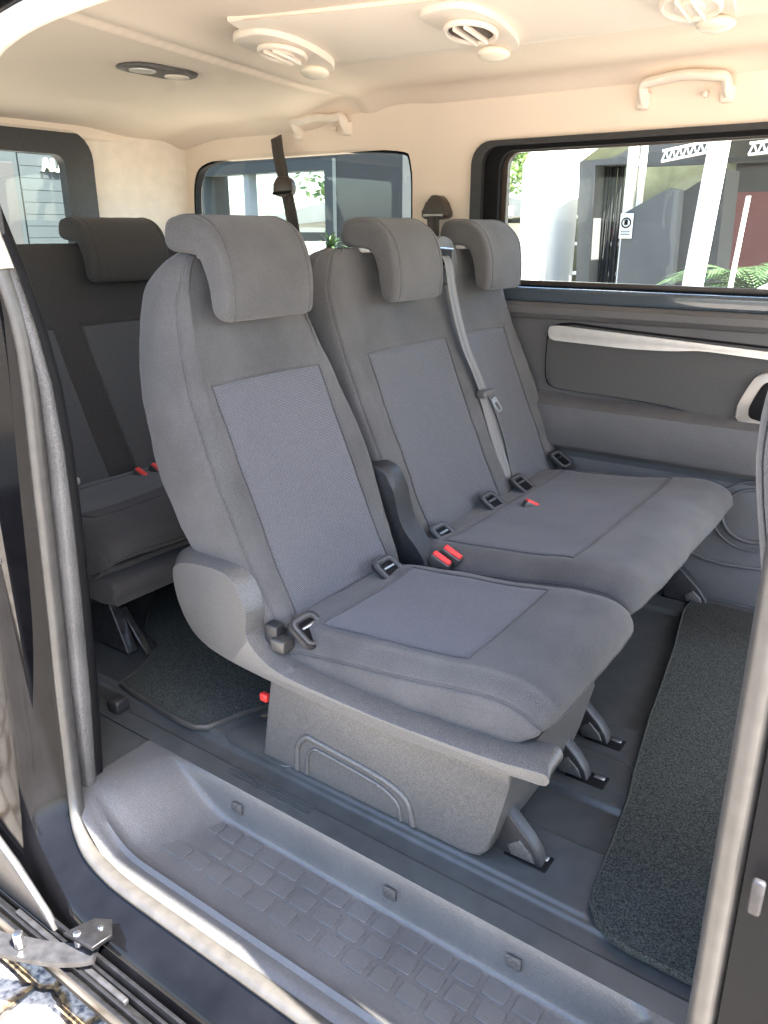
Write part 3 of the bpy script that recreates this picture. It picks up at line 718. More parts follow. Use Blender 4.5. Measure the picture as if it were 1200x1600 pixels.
def isofix(parent, x, y, z, label=None):
    """plastic child-seat anchor surround sitting in the gap between seat and backrest"""
    x -= .003; z -= .005
    n = Vector((.55, 0, .83)).normalized(); a = Vector((0, 1, 0)); b = n.cross(a); a = a * 1.25; b = b * 1.2
    mtx = Matrix(((a.x, -b.x, n.x, x), (a.y, -b.y, n.y, y), (a.z, -b.z, n.z, z), (0, 0, 0, 1)))
    bm = bmesh.new(); t = bmesh.new()
    add_plate(t, rrect(-.034, .034, -.032, .036, .016), [rrect(-.019, .019, -.018, .024, .007)], -.004, .0045, 'xy')
    merge(bm, t, mtx)
    o = finish('child_seat_anchor', bm, 'plastic_dark', parent, 50)
    if label: o['label'] = label
    bm = bmesh.new(); t = bmesh.new(); add_box(t, -.024, .024, -.022, .028, -.012, .0010, 0); merge(bm, t, mtx); finish('cavity', bm, 'black', o)
    bm = bmesh.new(); t = bmesh.new(); add_sweep(t, [(-.016, -.005, .003), (.016, -.005, .003)], ell(.003, .003, 8), upv=(0, 0, 1)); merge(bm, t, mtx)
    finish('wire_loop', bm, 'metal', o)
    bm = bmesh.new(); t = bmesh.new()
    add_sweep(t, [(p[0], p[1], .0045) for p in rrect(-.0255, .0255, -.0245, .0285, .011)], ell(.0028, .0025, 8), closed=True, upv=(0, 0, 1)); merge(bm, t, mtx)
    finish('rim', bm, 'wall_plastic', o)
    return o
def buckle(parent, x, y, z, ang=0, name='belt_buckle'):
    z -= .014
    mtx = Matrix.Translation((x, y, z)) @ Matrix.Rotation(R(ang), 4, 'Z') @ Matrix.Rotation(R(28), 4, 'Y')
    bm = bmesh.new(); t = bmesh.new(); add_box(t, -.030, .028, -.012, .012, -.02, .006, .004, 3); merge(bm, t, mtx); o = finish(name, bm, 'rubber', parent, 50)
    bm = bmesh.new(); t = bmesh.new(); add_box(t, -.027, .025, -.0095, .0095, .002, .0125, .004, 3); merge(bm, t, mtx); finish('release_button', bm, 'red', o, 50)
    return o
def floor_anchor(parent, x, y, dx=0):
    """triangular leg that hooks into a floor slot"""
    a = prism('floor_leg', 'plastic_dark', parent, [(x - .17, .16), (x - .075, .115), (x - .010, .056), (x + .010, .030), (x + .018, .004), (x - .115, .004)], y - .016, y + .016, 'xz', .004)
    prism('hook', 'plastic', a, [(x - .055, .030), (x - .030, .052), (x - .004, .030), (x + .004, .012), (x - .045, .010)], y - .020, y + .020, 'xz', .003)
    return a
def floor_slot(x, y):
    s = box('floor_slot', 'black', van, x - .060, x + .028, y - .022, y + .022, .0, .0085, .002)
    box('slot_plate', 'metal', s, x - .004, x + .020, y + .006, y + .018, .006, .0100, .001)
    return s

# --- near single seat
A = thing('single_seat', 'single grey seat nearest the open door, on a plastic base box', 'car seat', (-.8, 1.35, 0))
e0 = lambda z: lerp_tab([(.33, 1.115), (.45, 1.105), (.65, 1.10), (.85, 1.11), (1.0, 1.14), (1.1, 1.17)], z)
e1 = lambda z: lerp_tab([(.33, 1.575), (.45, 1.590), (.60, 1.612), (.70, 1.605), (.85, 1.570), (1.0, 1.525), (1.1, 1.49)], z)
fA = [(('f', 0.0), -.012), (('f', .055), .006), (1.165, .0), (1.24, -.012), (1.345, -.017), (1.45, -.012), (1.525, .0), (('f', .945), .006), (('f', 1.), -.012)]
backrest('backrest', A, ['fabric', 'mesh'], e0, e1, fA, seams=([(0, .0035), (8, .003)], [(2, .003), (6, .003)], [(2, 6)]),
         slotf=lambda u, v: 1 if 2 < u < 6 and v < 6 else 0, seed=1)
cA = [(('f', 0), 0), (('f', .06), .0), (('f', .105), .001), (('f', .32), -.003), (('f', .5), -.004), (('f', .68), -.003), (('f', .84), .001), (('f', .93), 0), (('f', 1), 0)]
cushion('seat', A, ['fabric', 'mesh'], 1.105, 1.592, cA, seams=([(0, .003), (8, .003)], [(2, .003), (6, .003)], [(2, 6)]),
        slotf=lambda u, v: 1 if 2 < u < 6 and 3 < v < 6 else 0, seed=2)
headrest(A, None, 1.19, 1.475, seed=3)
# side shield and rail
sh = [(-1.352, .425), (-1.340, .455), (-1.300, .484), (-1.20, .503), (-1.125, .497), (-1.098, .478), (-1.078, .44), (-1.068, .385), (-1.072, .352), (-1.082, .335), (-1.062, .308), (-1.03, .292), (-.95, .287), (-.765, .284), (-.60, .290), (-.455, .306), (-.425, .303), (-.418, .285),
      (-.425, .258), (-.445, .246), (-.60, .222), (-.765, .208), (-.95, .212), (-1.083, .228), (-1.20, .248), (-1.29, .282), (-1.335, .328), (-1.352, .375)]
FO = [(-1.322, .405, -1.378, .405), (-1.319, .432, -1.374, .434), (-1.300, .449, -1.345, .462), (-1.255, .459, -1.29, .474), (-1.20, .463, -1.21, .478), (-1.155, .462, -1.158, .475), (-1.128, .443, -1.128, .452), (-1.112, .411, -1.108, .412), (-1.101, .384, -1.096, .372),
      (-1.105, .352, -1.100, .348), (-1.108, .325, -1.10, .335), (-1.085, .298, -1.075, .312), (-1.045, .275, -1.04, .292), (-.99, .265, -.99, .282), (-.91, .262, -.91, .278), (-.75, .259, -.75, .275), (-.60, .266, -.60, .282), (-.50, .273, -.50, .289), (-.435, .283, -.44, .298), (-.408, .286, -.418, .300),
      (-.403, .275, -.408, .284), (-.412, .263, -.414, .266), (-.46, .259, -.46, .258), (-.60, .244, -.60, .243), (-.743, .234, -.743, .233), (-.903, .238, -.903, .236), (-1.05, .243, -1.05, .241), (-1.15, .250, -1.15, .248), (-1.22, .261, -1.23, .260), (-1.268, .281, -1.29, .282), (-1.298, .318, -1.335, .32), (-1.315, .362, -1.365, .362)]
F_ = chaikin([(a, b) for a, b, c, d in FO], 2, .2); O_ = chaikin([(c, d) for a, b, c, d in FO], 2, .2)
bm = bmesh.new(); rings = []
cxy = (-1.22, .37)
for k in (1, 2, 3, 4):
    rg = []
    for (a, b), (c, d) in zip(F_, O_):
        sh_ = sm(-1.02, -1.12, a) if False else (1 - sm(-1.12, -1.0, a))
        yo = 1.075 + .027 * sh_
        f = (0, 0, .12, .9, 1)[k]; yk = (1.0525, 1.050, 1.051, yo - .003, yo + .045)[k]
        if k == 0: x, z = a + (cxy[0] - a) * .02 * sh_, b + (.003 if b < .27 and a > -1.1 and b < .262 else -.003); yk = 1.0485
        else: x, z = a + (c - a) * f, b + (d - b) * f
        rg.append(bm.verts.new((x, yk, z)))
    rings.append(rg)
for a, b in zip(rings[:-1], rings[1:]):
    for i in range(len(a)): bm.faces.new((a[i], a[(i + 1) % len(a)], b[(i + 1) % len(a)], b[i]))
bm.faces.new(rings[0]); bm.faces.new(rings[-1][::-1])
finish('side_shield', bm, 'plastic_light', A, 30)
# base box
bxo = [(-1.115, .0), (-1.075, .23), (-.49, .24), (-.492, .20), (-.515, .09), (-.528, .035), (-.545, .012), (-.575, .004)]
bb = prism('base_box', 'plastic_light', A, bxo, 1.085, 1.50, 'xz', .010, 4, 60)
arch = curve_pts([(-1.005, 1.084, .012), (-1.0, 1.084, .075), (-.975, 1.084, .108), (-.94, 1.084, .108), (-.80, 1.084, .096), (-.74, 1.084, .083), (-.71, 1.084, .062), (-.695, 1.084, .012)], 5)
sweep('moulded_arch', 'plastic_light', bb, arch, ell(.007, .0055, 12))
arch2 = curve_pts([(-.975, 1.084, .012), (-.972, 1.084, .06), (-.955, 1.084, .085), (-.93, 1.084, .088), (-.80, 1.084, .076), (-.755, 1.084, .064), (-.732, 1.084, .045), (-.725, 1.084, .012)], 5)
sweep('moulded_arch', 'plastic_light', bb, arch2, ell(.004, .0045, 12))
isofix(A, -1.000, 1.140, .345, 'child seat anchor at the door end of the backrest'); isofix(A, -1.020, 1.470, .360)
lv = box('recline_latch', 'rubber', A, -1.062, -1.022, 1.075, 1.112, .298, .328, .006, 3)
box('latch_base', 'plastic_dark', A, -1.085, -1.05, 1.085, 1.115, .30, .352, .004)
# inner hinge cover
hc = prism('hinge_cover', 'plastic_dark', A, chaikin([(-1.27, .34), (-1.255, .53), (-1.20, .570), (-1.115, .565), (-1.095, .47), (-1.075, .41), (-1.02, .36), (-.98, .29), (-1.1, .28)], 2), 1.600, 1.668, 'xz', .012, 4, 60)
floor_anchor(A, -.455, 1.150); floor_anchor(A, -.48, 1.44)
floor_slot(-.455, 1.150); floor_slot(-.452, 1.44); floor_slot(-.468, 1.592); floor_slot(-.555, 2.475)
box('release_lever', 'red', A, -1.128, -1.105, 1.10, 1.115, .135, .155, .004)

# --- double seat
Bs = thing('double_seat', 'two place grey bench beside the far window', 'car seat', (-.8, 2.1, 0))
f0 = lambda z: lerp_tab([(.33, 1.665), (.5, 1.655), (.85, 1.645), (1.0, 1.64), (1.1, 1.66)], z)
f1 = lambda z: lerp_tab([(.33, 2.605), (.5, 2.62), (.68, 2.625), (.85, 2.60), (1.0, 2.575), (1.1, 2.56)], z)
fB = [(('f', 0.0), -.010), (('f', .035), .006), (1.735, .0), (1.83, -.012), (1.94, -.016), (2.06, -.012), (2.145, -.004), (2.19, .004), (2.235, -.004), (2.31, -.012), (2.40, -.016), (2.475, -.010), (2.53, .0), (('f', .98), .006), (('f', 1.), -.010)]
backrest('backrest', Bs, ['fabric', 'mesh_fine'], f0, f1, fB, seams=([(0, .004), (14, .004)], [(2, .005), (6, .005), (8, .005), (12, .005)], [(2, 6), (8, 12)]),
         slotf=lambda u, v: 1 if (2 < u < 6 or 8 < u < 12) and v < 6 else 0, seed=5)
cB = [(('f', 0), 0), (('f', .03), 0), (('f', .08), .001), (('f', .2), -.003), (('f', .3), -.004), (('f', .4), -.002), (('f', .5), .0), (('f', .6), -.002), (('f', .7), -.004), (('f', .8), -.003), (('f', .92), .001), (('f', .97), 0), (('f', 1), 0)]
cushion('seat', Bs, ['fabric', 'mesh_fine'], 1.615, 2.56, cB, dx=-.016, dz=.012, lift=.014, seams=([(0, .003), (12, .003)], [(2, .003), (10, .003)], [(2, 10)]),
        slotf=lambda u, v: 1 if 2 < u < 10 and 3 < v < 6 else 0, seed=6)
headrest(Bs, None, 1.79, 2.045, dx=.01, seed=7, label='headrest at the middle of the row'); headrest(Bs, None, 2.31, 2.56, dx=.01, seed=8, label='headrest nearest the window')
for x, y, z in ((-1.022, 1.735, .368), (-1.03, 2.03, .376), (-1.034, 2.235, .380), (-1.04, 2.55, .388)): isofix(Bs, x, y, z)
prism('base_frame', 'plastic_dark', Bs, [(-1.05, .02), (-1.05, .24), (-.56, .25), (-.60, .10), (-.68, .03)], 1.66, 2.50, 'xz', .01)
for y in (1.592, 2.475): floor_anchor(Bs, -.49, y)
buckle(Bs, -.945, 1.585, .372, 8); buckle(Bs, -.935, 1.622, .378, 8)
buckle(Bs, -.925, 2.075, .384, 55)
# belt guide on the shoulder
gd = prism('belt_guide', 'plastic', Bs, chaikin([(2.09, .985), (2.09, 1.125), (2.20, 1.13), (2.245, 1.08), (2.25, .985)], 2), -1.355, -1.308, 'yz', .006)
box('guide_slot', 'black', gd, -1.325, -1.3045, 2.135, 2.205, 1.045, 1.095, .003)
sweep('guide_rim', 'metal', gd, [(-1.305, 2.130, 1.095), (-1.303, 2.205, 1.090)], ell(.004, .004, 8), upv=(0, 0, 1))

# --- belts
belt = thing('seat_belt', 'grey seat belt running down between the two window side backrests', 'seat belt', (-1.1, 2.18, .36))
def ribbon(name, m, parent, pts, wvec, hw, th=.0016):
    P = curve_pts(pts, 8); bm = bmesh.new(); rings = []
    for i, p in enumerate(P):
        t = (P[min(i + 1, len(P) - 1)] - P[max(i - 1, 0)]).normalized(); wv = Vector(wvec(i / (len(P) - 1)) if callable(wvec) else wvec); wv = (wv - t * wv.dot(t)).normalized(); n = t.cross(wv)
        h_ = hw(i / (len(P) - 1)) if callable(hw) else hw
        rings.append([bm.verts.new(p + wv * a * h_ + n * b) for a, b in ((-1, 0), (-.9, th), (-.35, th * 1.5), (-.3, th * .6), (.3, th * .6), (.35, th * 1.5), (.9, th), (1, 0), (.9, -th), (-.9, -th))])
    for a, b in zip(rings[:-1], rings[1:]):
        for j in range(10): bm.faces.new((a[j], a[(j + 1) % 10], b[(j + 1) % 10], b[j]))
    return finish(name, bm, m, parent, 60)
def front_x(z): return lerp_tab(XF, z)
rb = [(-1.31, 2.165, 1.075), (-1.292, 2.165, 1.05), (-1.280, 2.170, .98), (-1.262, 2.176, .90), (-1.235, 2.19, .80), (-1.205, 2.21, .72), (-1.185, 2.225, .66)]
ribbon('webbing', 'webbing', belt, rb, (0, 1, 0), .023)
ribbon('webbing', 'webbing', belt, [(-1.188, 2.218, .668), (-1.165, 2.222, .60), (-1.135, 2.222, .52), (-1.105, 2.222, .45), (-1.075, 2.215, .38)], (.6, 1, 0), .017)
ribbon('webbing', 'webbing', belt, [(-1.178, 2.232, .660), (-1.145, 2.245, .58), (-1.115, 2.250, .50), (-1.09, 2.245, .42), (-1.06, 2.225, .375)], (-.9, 1, 0), .014)
tn = box('belt_tongue', 'plastic', belt, -1.195, -1.160, 2.19, 2.262, .643, .668, .008, 3)
bm = bmesh.new(); t = bmesh.new(); add_plate(t, rrect(-.014, .014, -.03, .02, .006), [rrect(-.007, .007, -.024, .004, .003)], 0, .003, 'xy')
merge(bm, t, Matrix.Translation((-1.150, 2.243, .622)) @ Matrix.Rotation(R(20), 4, 'X') @ Matrix.Rotation(R(90), 4, 'Z') @ Matrix.Rotation(R(65), 4, 'X'))
finish('tongue_plate', bm, 'metal', tn, 50)
# pillar anchor behind
pa = thing('seat_belt', 'brown seat belt anchor on the beige pillar left of the wide window', 'seat belt', (-1.65, 2.67, 1.2))
prism('anchor_cover', 'brown_pl', pa, smooth_outline([(-1.70, 1.195), (-1.685, 1.225), (-1.668, 1.255), (-1.64, 1.265), (-1.612, 1.255), (-1.597, 1.225), (-1.585, 1.195), (-1.61, 1.183), (-1.675, 1.183)], 4), 2.635, 2.682, 'xz', .010, 4, 60)
box('guide_bar', 'metal', pa, -1.685, -1.600, 2.625, 2.640, 1.190, 1.200, .004)
ribbon('webbing', 'webbing_dark', pa, [(-1.642, 2.632, 1.20), (-1.638, 2.63, 1.10), (-1.63, 2.62, .95)], (1, 0, 0), .026)
# hanging belt by the quarter window
b3 = thing('seat_belt', 'dark brown belt hanging from the ceiling in front of the rear side window', 'seat belt', (-2.3, 2.6, 1.43))
ribbon('webbing', 'webbing_dark', b3, [(-2.40, 2.63, 1.50), (-2.375, 2.615, 1.42), (-2.33, 2.60, 1.30), (-2.285, 2.58, 1.18), (-2.235, 2.55, 1.02), (-2.2, 2.52, .88)], (1, 0, 0), .030)
prism('belt_stop', 'brown_pl', b3, smooth_outline([(-2.385, 1.28), (-2.39, 1.31), (-2.37, 1.345), (-2.335, 1.35), (-2.295, 1.335), (-2.285, 1.30), (-2.30, 1.275), (-2.34, 1.27)], 3), 2.585, 2.615, 'xz', .006, 3)
sweep('belt_stop_bar', 'black', b3, [(-2.385, 2.582, 1.285), (-2.29, 2.582, 1.29)], ell(.006, .006, 8), upv=(0, 0, 1))

# --- rear bench
C3 = thing('rear_bench', 'dark grey rear bench half hidden behind the single seat', 'car seat', (-2.1, 1.9, 0))
g0 = lambda z: lerp_tab([(.33, 1.13), (.85, 1.13), (1.0, 1.14), (1.1, 1.17)], z)
fC = [(('f', 0.0), -.010), (('f', .03), .006), (1.165, .0), (1.30, -.012), (1.45, -.012), (1.575, .0), (1.63, .003), (1.685, .0), (1.80, -.012), (1.95, -.014), (2.10, -.01), (2.15, .0), (2.22, .0), (2.32, -.01), (2.42, -.01), (2.52, .0), (('f', .97), .006), (('f', 1.), -.010)]
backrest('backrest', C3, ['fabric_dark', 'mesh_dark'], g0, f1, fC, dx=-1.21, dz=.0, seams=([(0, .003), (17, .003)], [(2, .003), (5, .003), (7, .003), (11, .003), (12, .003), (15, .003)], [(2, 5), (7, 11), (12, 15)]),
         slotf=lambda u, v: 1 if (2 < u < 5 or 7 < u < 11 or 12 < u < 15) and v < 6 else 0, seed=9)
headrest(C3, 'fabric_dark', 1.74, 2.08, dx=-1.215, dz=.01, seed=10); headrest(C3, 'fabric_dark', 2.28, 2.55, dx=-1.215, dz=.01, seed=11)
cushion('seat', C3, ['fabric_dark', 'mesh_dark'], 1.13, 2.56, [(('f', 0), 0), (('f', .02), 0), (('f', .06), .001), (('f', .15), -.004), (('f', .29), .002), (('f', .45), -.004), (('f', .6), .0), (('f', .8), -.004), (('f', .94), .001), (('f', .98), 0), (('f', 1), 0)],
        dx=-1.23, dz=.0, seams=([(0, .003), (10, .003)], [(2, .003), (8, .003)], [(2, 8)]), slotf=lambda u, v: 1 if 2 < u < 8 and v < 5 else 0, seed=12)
prism('seat_skirt', 'fabric_dark', C3, smooth_outline([(-2.2, .25), (-1.9, .26), (-1.70, .275), (-1.665, .25), (-1.675, .215), (-1.72, .20), (-2.2, .21)], 3), 1.125, 2.5, 'xz', .012, 4, 60)
prism('base_frame', 'darkmetal', C3, [(-2.25, .02), (-2.25, .2), (-1.80, .2), (-1.72, .02)], 1.18, 1.215, 'xz', .004)
sweep('floor_leg', 'metal', C3, [(-1.78, 1.225, .13), (-1.67, 1.215, .02)], [(-.004, -.008), (.004, -.008), (.004, .008), (-.004, .008)], upv=(0, 1, 0))
prism('base_frame', 'darkmetal', C3, [(-2.25, .02), (-2.25, .2), (-1.80, .2), (-1.72, .02)], 2.3, 2.34, 'xz', .004)
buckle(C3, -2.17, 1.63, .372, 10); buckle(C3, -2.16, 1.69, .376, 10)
box('belt_roll', 'silver', C3, -2.22, -2.19, 1.36, 1.41, .375, .40, .008, 3)

# --- front seat sliver at the right edge
F = thing('front_seat', 'light grey back of the front seat cut off by the right picture edge', 'car seat', (.1, 1.2, 0))
fs = []
for z, xb, y0, y1 in ((.30, -.035, .91, 1.33), (.42, -.055, .90, 1.34), (.55, -.08, .90, 1.34), (.68, -.110, .90, 1.33), (.80, -.138, .91, 1.32), (.90, -.158, .92, 1.30), (.98, -.160, .94, 1.28), (1.05, -.14, .97, 1.24), (1.075, -.10, 1.02, 1.20)):
    xb -= .008; xf = xb + .16; fs.append([(xb, (y0 + y1) / 2, z), (xb + .003, y1 - .09, z), (xb + .02, y1 - .03, z), (xb + .07, y1, z), (xf, y1 - .03, z), (xf, (y0 + y1) / 2, z), (xf, y0 + .03, z), (xb + .07, y0, z), (xb + .02, y0 + .03, z), (xb + .003, y0 + .09, z)])
net('backrest', fs, ['fabric'], F, 4, 4, [(2, 0, 8, .003), (8, 0, 8, .003)], [], None, seed=14)
box('seat', 'fabric', F, -.02, .50, .92, 1.32, .20, .34, .04, 4)
box('seat_base', 'plastic_dark', F, .02, .42, .95, 1.28, .0, .21, .01)

# ------------------------------------------------------------------ floor mats
def mat_thing(name, outline, label, binding):
    t = thing(name, label, 'floor mat', (outline[0][0], outline[0][1], 0), 'carpet floor mats')
    prism('carpet', 'carpet', t, outline, .004, .017, 'xy', .003)
    sweep('edge_binding', binding, t, [(a, b, .011) for a, b in outline], ell(.005, .008, 8), closed=True, upv=(0, 0, 1))
    return t
fm = [(-.240, 1.050), (-.275, 1.056), (-.305, 1.075), (-.328, 1.105), (-.338, 1.15), (-.350, 1.27), (-.368, 1.42), (-.385, 1.50), (-.405, 1.62), (-.425, 1.74), (-.44, 1.86), (-.475, 2.11), (-.52, 2.36), (-.52, 2.47), (.45, 2.47), (.45, 1.05)]
mat_thing('floor_mat', fm, 'dark carpet mat with dark edging in front of the seats', 'carpet')
rm = [(-1.622, 1.078), (-1.55, 1.068), (-1.36, 1.056), (-1.315, 1.058), (-1.288, 1.075), (-1.275, 1.11), (-1.262, 1.16), (-1.235, 1.215), (-1.215, 1.26), (-1.215, 2.4), (-2.0, 2.4), (-2.0, 1.5), (-1.80, 1.30), (-1.70, 1.27), (-1.66, 1.20), (-1.63, 1.13)]
mat_thing('floor_mat', rm, 'dark carpet mat behind the single seat in front of the rear bench', 'rubber')
box('floor_hook', 'plastic_dark', van, -1.56, -1.52, .99, 1.03, 0, .035, .006)
prism('floor_cover', 'floor', van, rrect(-1.24, -1.02, 1.075, 1.19, .03), .0, .0095, 'xy', .003)

# ------------------------------------------------------------------ outside
slate = mat('slate_paint', (.020, .023, .025), .7, nscale=3, nvar=.08, bscale=30, bstr=.1, bdist=.01)
slate2 = mat('slate_cladding', (.20, .235, .255), .6, nscale=3, nvar=.08)
clad = mat('clad_paint', (.024, .032, .037), .6, nscale=3, nvar=.08)
whitewall = mat('white_render', (.80, .79, .75), .8, nscale=2, nvar=.04)
greywall = mat('grey_render', (.10, .10, .10), .8, nscale=2, nvar=.08)
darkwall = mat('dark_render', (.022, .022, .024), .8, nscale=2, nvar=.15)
leafm = mat('leaf_green', (.10, .17, .035), .6, nscale=3, nvar=.5)
palmm = mat('palm_green', (.045, .085, .03), .5, nscale=5, nvar=.5)
bark = mat('bark', (.10, .075, .05), .9, nscale=20, nvar=.3)
mirror = mat('dark_window_glass', (.02, .025, .03), .03, spec=1.0, coat=1.0)
mirror.node_tree.nodes['Principled BSDF'].inputs['Metallic'].default_value = .0
mirror.node_tree.nodes['Principled BSDF'].inputs['IOR'].default_value = 3.0
redm = mat('red_paint', (.16, .03, .03), .6)
roofm = mat('roof_sheet', (.35, .34, .32), .6, nscale=4, nvar=.1)
pale = mat('pale_paint', (.60, .58, .50), .7, nscale=3, nvar=.1)
shopwall = mat('workshop_paint', (.17, .175, .12), .8, nscale=3, nvar=.3)
lampglow = bpy.data.materials.new('tube_light'); lampglow.use_nodes = True
_b = lampglow.node_tree.nodes['Principled BSDF']; _b.inputs['Emission Color'].default_value = (1, .97, .85, 1); _b.inputs['Emission Strength'].default_value = 3

def bx(name, m, parent, x0, x1, y0, y1, z0, z1, bev=0): return box(name, m, parent, x0, x1, y0, y1, z0, z1, bev)
# slate building beyond the rear side window and behind the van
SB = thing('slate_building', 'dark blue grey building behind the van with a framed window', 'building', (-5, 5.2, GZ))
bm = bmesh.new(); add_plate(bm, [(-7.0, GZ), (-3.38, GZ), (-3.38, 3.6), (-7.0, 3.6)], [[(-5.42, .55), (-4.02, .55), (-4.02, 1.60), (-5.42, 1.60)]], 5.0, 5.3); finish('wall', bm, slate, SB)
bx('wall', slate, SB, -3.68, -3.38, 5.3, 5.7, GZ, 3.6)
PG = thing('reflection_roofs', 'added low pale roofs behind the slate building window, standing in for its reflection', 'shelter', (-6.5, 9, GZ))  # added roofs behind the open window, standing in for the pane's reflected view
prism('roof', roofm, PG, [(-8.6, 1.28), (-7.2, 1.52), (-6.0, 1.48), (-6.0, 1.34), (-8.6, 1.16)], 9.0, 12, 'xz', 0)
for x in (-8.3, -7.2, -6.1): bx('post', whitewall, PG, x, x + .1, 9.1, 9.2, GZ, 1.2)
bx('beam', darkwall, PG, -8.5, -6.0, 9.0, 9.1, .98, 1.10); bx('back_wall', pale, PG, -8.6, -6.0, 11.8, 12, GZ, 1.0)
wdw = plate('window', clad, SB, [(-5.46, .51), (-3.98, .51), (-3.98, 1.64), (-5.46, 1.64)], [[(-5.38, .59), (-4.06, .59), (-4.06, 1.56), (-5.38, 1.56)]], 4.96, 5.1)
bx('mullion', slate2, wdw, -4.93, -4.87, 4.99, 5.08, .59, 1.56); bx('pane', M['glass'], wdw, -5.4, -4.05, 5.09, 5.10, .57, 1.58)
RW = thing('clad_building', 'blue grey boarded wall with white letters behind the rear window', 'building', (-6.2, 3, GZ))
wl = bx('wall', clad, RW, -6.35, -6.05, -1.0, 4.96, GZ, 3.6)
bm = bmesh.new()
for i in range(34): add_box(bm, -6.05, -6.03, 3.72, 4.94, .3 + i * .087, .383 + i * .087)
finish('cladding', bm, clad, RW, 50)
bx('door', darkwall, RW, -6.05, -6.0, 2.5, 3.66, GZ, 1.62, .01)
fc = bpy.data.curves.new('txt', 'FONT'); fc.body = 'AU'; fc.size = .13; fc.extrude = .012; fc.offset = .003
fo = bpy.data.objects.new('tmp_text', fc); COL.objects.link(fo); bpy.context.view_layer.update()
me = bpy.data.meshes.new_from_object(fo.evaluated_get(bpy.context.evaluated_depsgraph_get())); bpy.data.objects.remove(fo)
me.transform(Matrix.Translation((-6.01, 3.895, 1.572)) @ Matrix(((0, 0, 1, 0), (1, 0, 0, 0), (0, 1, 0, 0), (0, 0, 0, 1))))
me.materials.append(M['white_pl']); lo = bpy.data.objects.new('lettering', me); COL.objects.link(lo); lo.parent = RW; lo.matrix_parent_inverse = Matrix.Translation(RW.location).inverted()

# white building with garage bay
WB = thing('white_building', 'white rendered building with a dark garage bay, seen through the wide window', 'building', (-3.8, 9.3, GZ))
wv = [(8.62, GZ), (9.55, GZ), (9.55, 1.89), (11.2, 2.75), (11.2, 4.2), (9.6, 4.2), (9.0, 2.35), (8.75, 2.02), (8.60, 1.80)]
bm = bmesh.new(); t = bmesh.new()
A_ = [t.verts.new((-4.18 + (y - 8.62) * .26, y, z)) for y, z in wv]; B_ = [t.verts.new((-4.22 + (y - 8.62) * .26, y + .02, z)) for y, z in wv]
t.faces.new(A_); t.faces.new(B_[::-1])
for i in range(len(wv)): t.faces.new((A_[i], B_[i], B_[(i + 1) % len(wv)], A_[(i + 1) % len(wv)]))
merge(bm, t); finish('side_wall', bm, whitewall, WB)
prism('bay_frame', greywall, WB, [(-3.62, GZ), (-3.50, GZ), (-3.55, 1.80), (-3.2, 1.80), (-3.2, 1.88), (-3.735, 1.85)], 9.02, 9.5, 'xz', 0)
bm = bmesh.new()
for i in range(7): add_box(bm, -3.53 + i * .042, -3.50 + i * .042, 9.3 + (i % 2) * .03, 9.36 + (i % 2) * .03, GZ, 1.80, .004, 1)
finish('folding_door', bm, darkwall, WB, 50)
bx('canopy', greywall, WB, -3.25, 1.5, 9.62, 14, 2.16, 2.3)
# soffit slopes down to the bay
prism('fascia', greywall, WB, [(-3.73, 1.83), (-3.1, 2.10), (1.5, 2.10), (1.5, 1.80), (-3.73, 1.80)], 9.5, 9.6, 'xz', 0)
HB = thing('workshop', 'open workshop interior with shelves and ceiling lights behind the bay', 'building', (-3, 14, GZ))
bx('back_wall', shopwall, HB, -5.6, -2.9, 13.5, 13.7, GZ, 3.0); bx('side_wall', shopwall, HB, -5.75, -5.62, 12.1, 13.6, GZ, 3.0)
bx('ceiling', shopwall, HB, -5.7, 1.0, 12.0, 13.5, 2.85, 2.95)
for i in range(5):
    for j in range(3): bx('tube_lamp', lampglow, HB, -5.4 + i * .8, -4.9 + i * .8, 12.2 + j * .45, 12.3 + j * .45, 2.78, 2.83)
SH = thing('shelf_rack', 'tall rack of dark goods inside the workshop', 'rack', (-4.6, 12.6, GZ))
for z in (.0, .45, .9, 1.3): bx('shelf', whitewall, SH, -5.2, -3.9, 12.6, 13.0, z, z + .05)
for i in range(14): bx('box', darkwall if i % 3 else redm, SH, -5.1 + (i % 5) * .24, -4.92 + (i % 5) * .24, 12.65, 12.95, .06 + (i // 5) * .45, .06 + (i // 5) * .45 + .15 + .12 * random.random())
# parked vehicle and chair in the bay, simple silhouettes
CH = thing('office_chair', 'dark office chair standing in the garage bay', 'chair', (-3.5, 9.9, GZ))
bx('seat', darkwall, CH, -3.62, -3.30, 9.8, 10.2, .30, .38, .03); bx('backrest', darkwall, CH, -3.62, -3.32, 10.15, 10.22, .42, .88, .03)
bx('pedestal', darkwall, CH, -3.48, -3.44, 9.98, 10.02, -.3, .3); bx('foot', darkwall, CH, -3.66, -3.26, 9.97, 10.03, -.40, -.34, .01); bx('foot', darkwall, CH, -3.48, -3.44, 9.78, 10.2, -.405, -.345, .01)

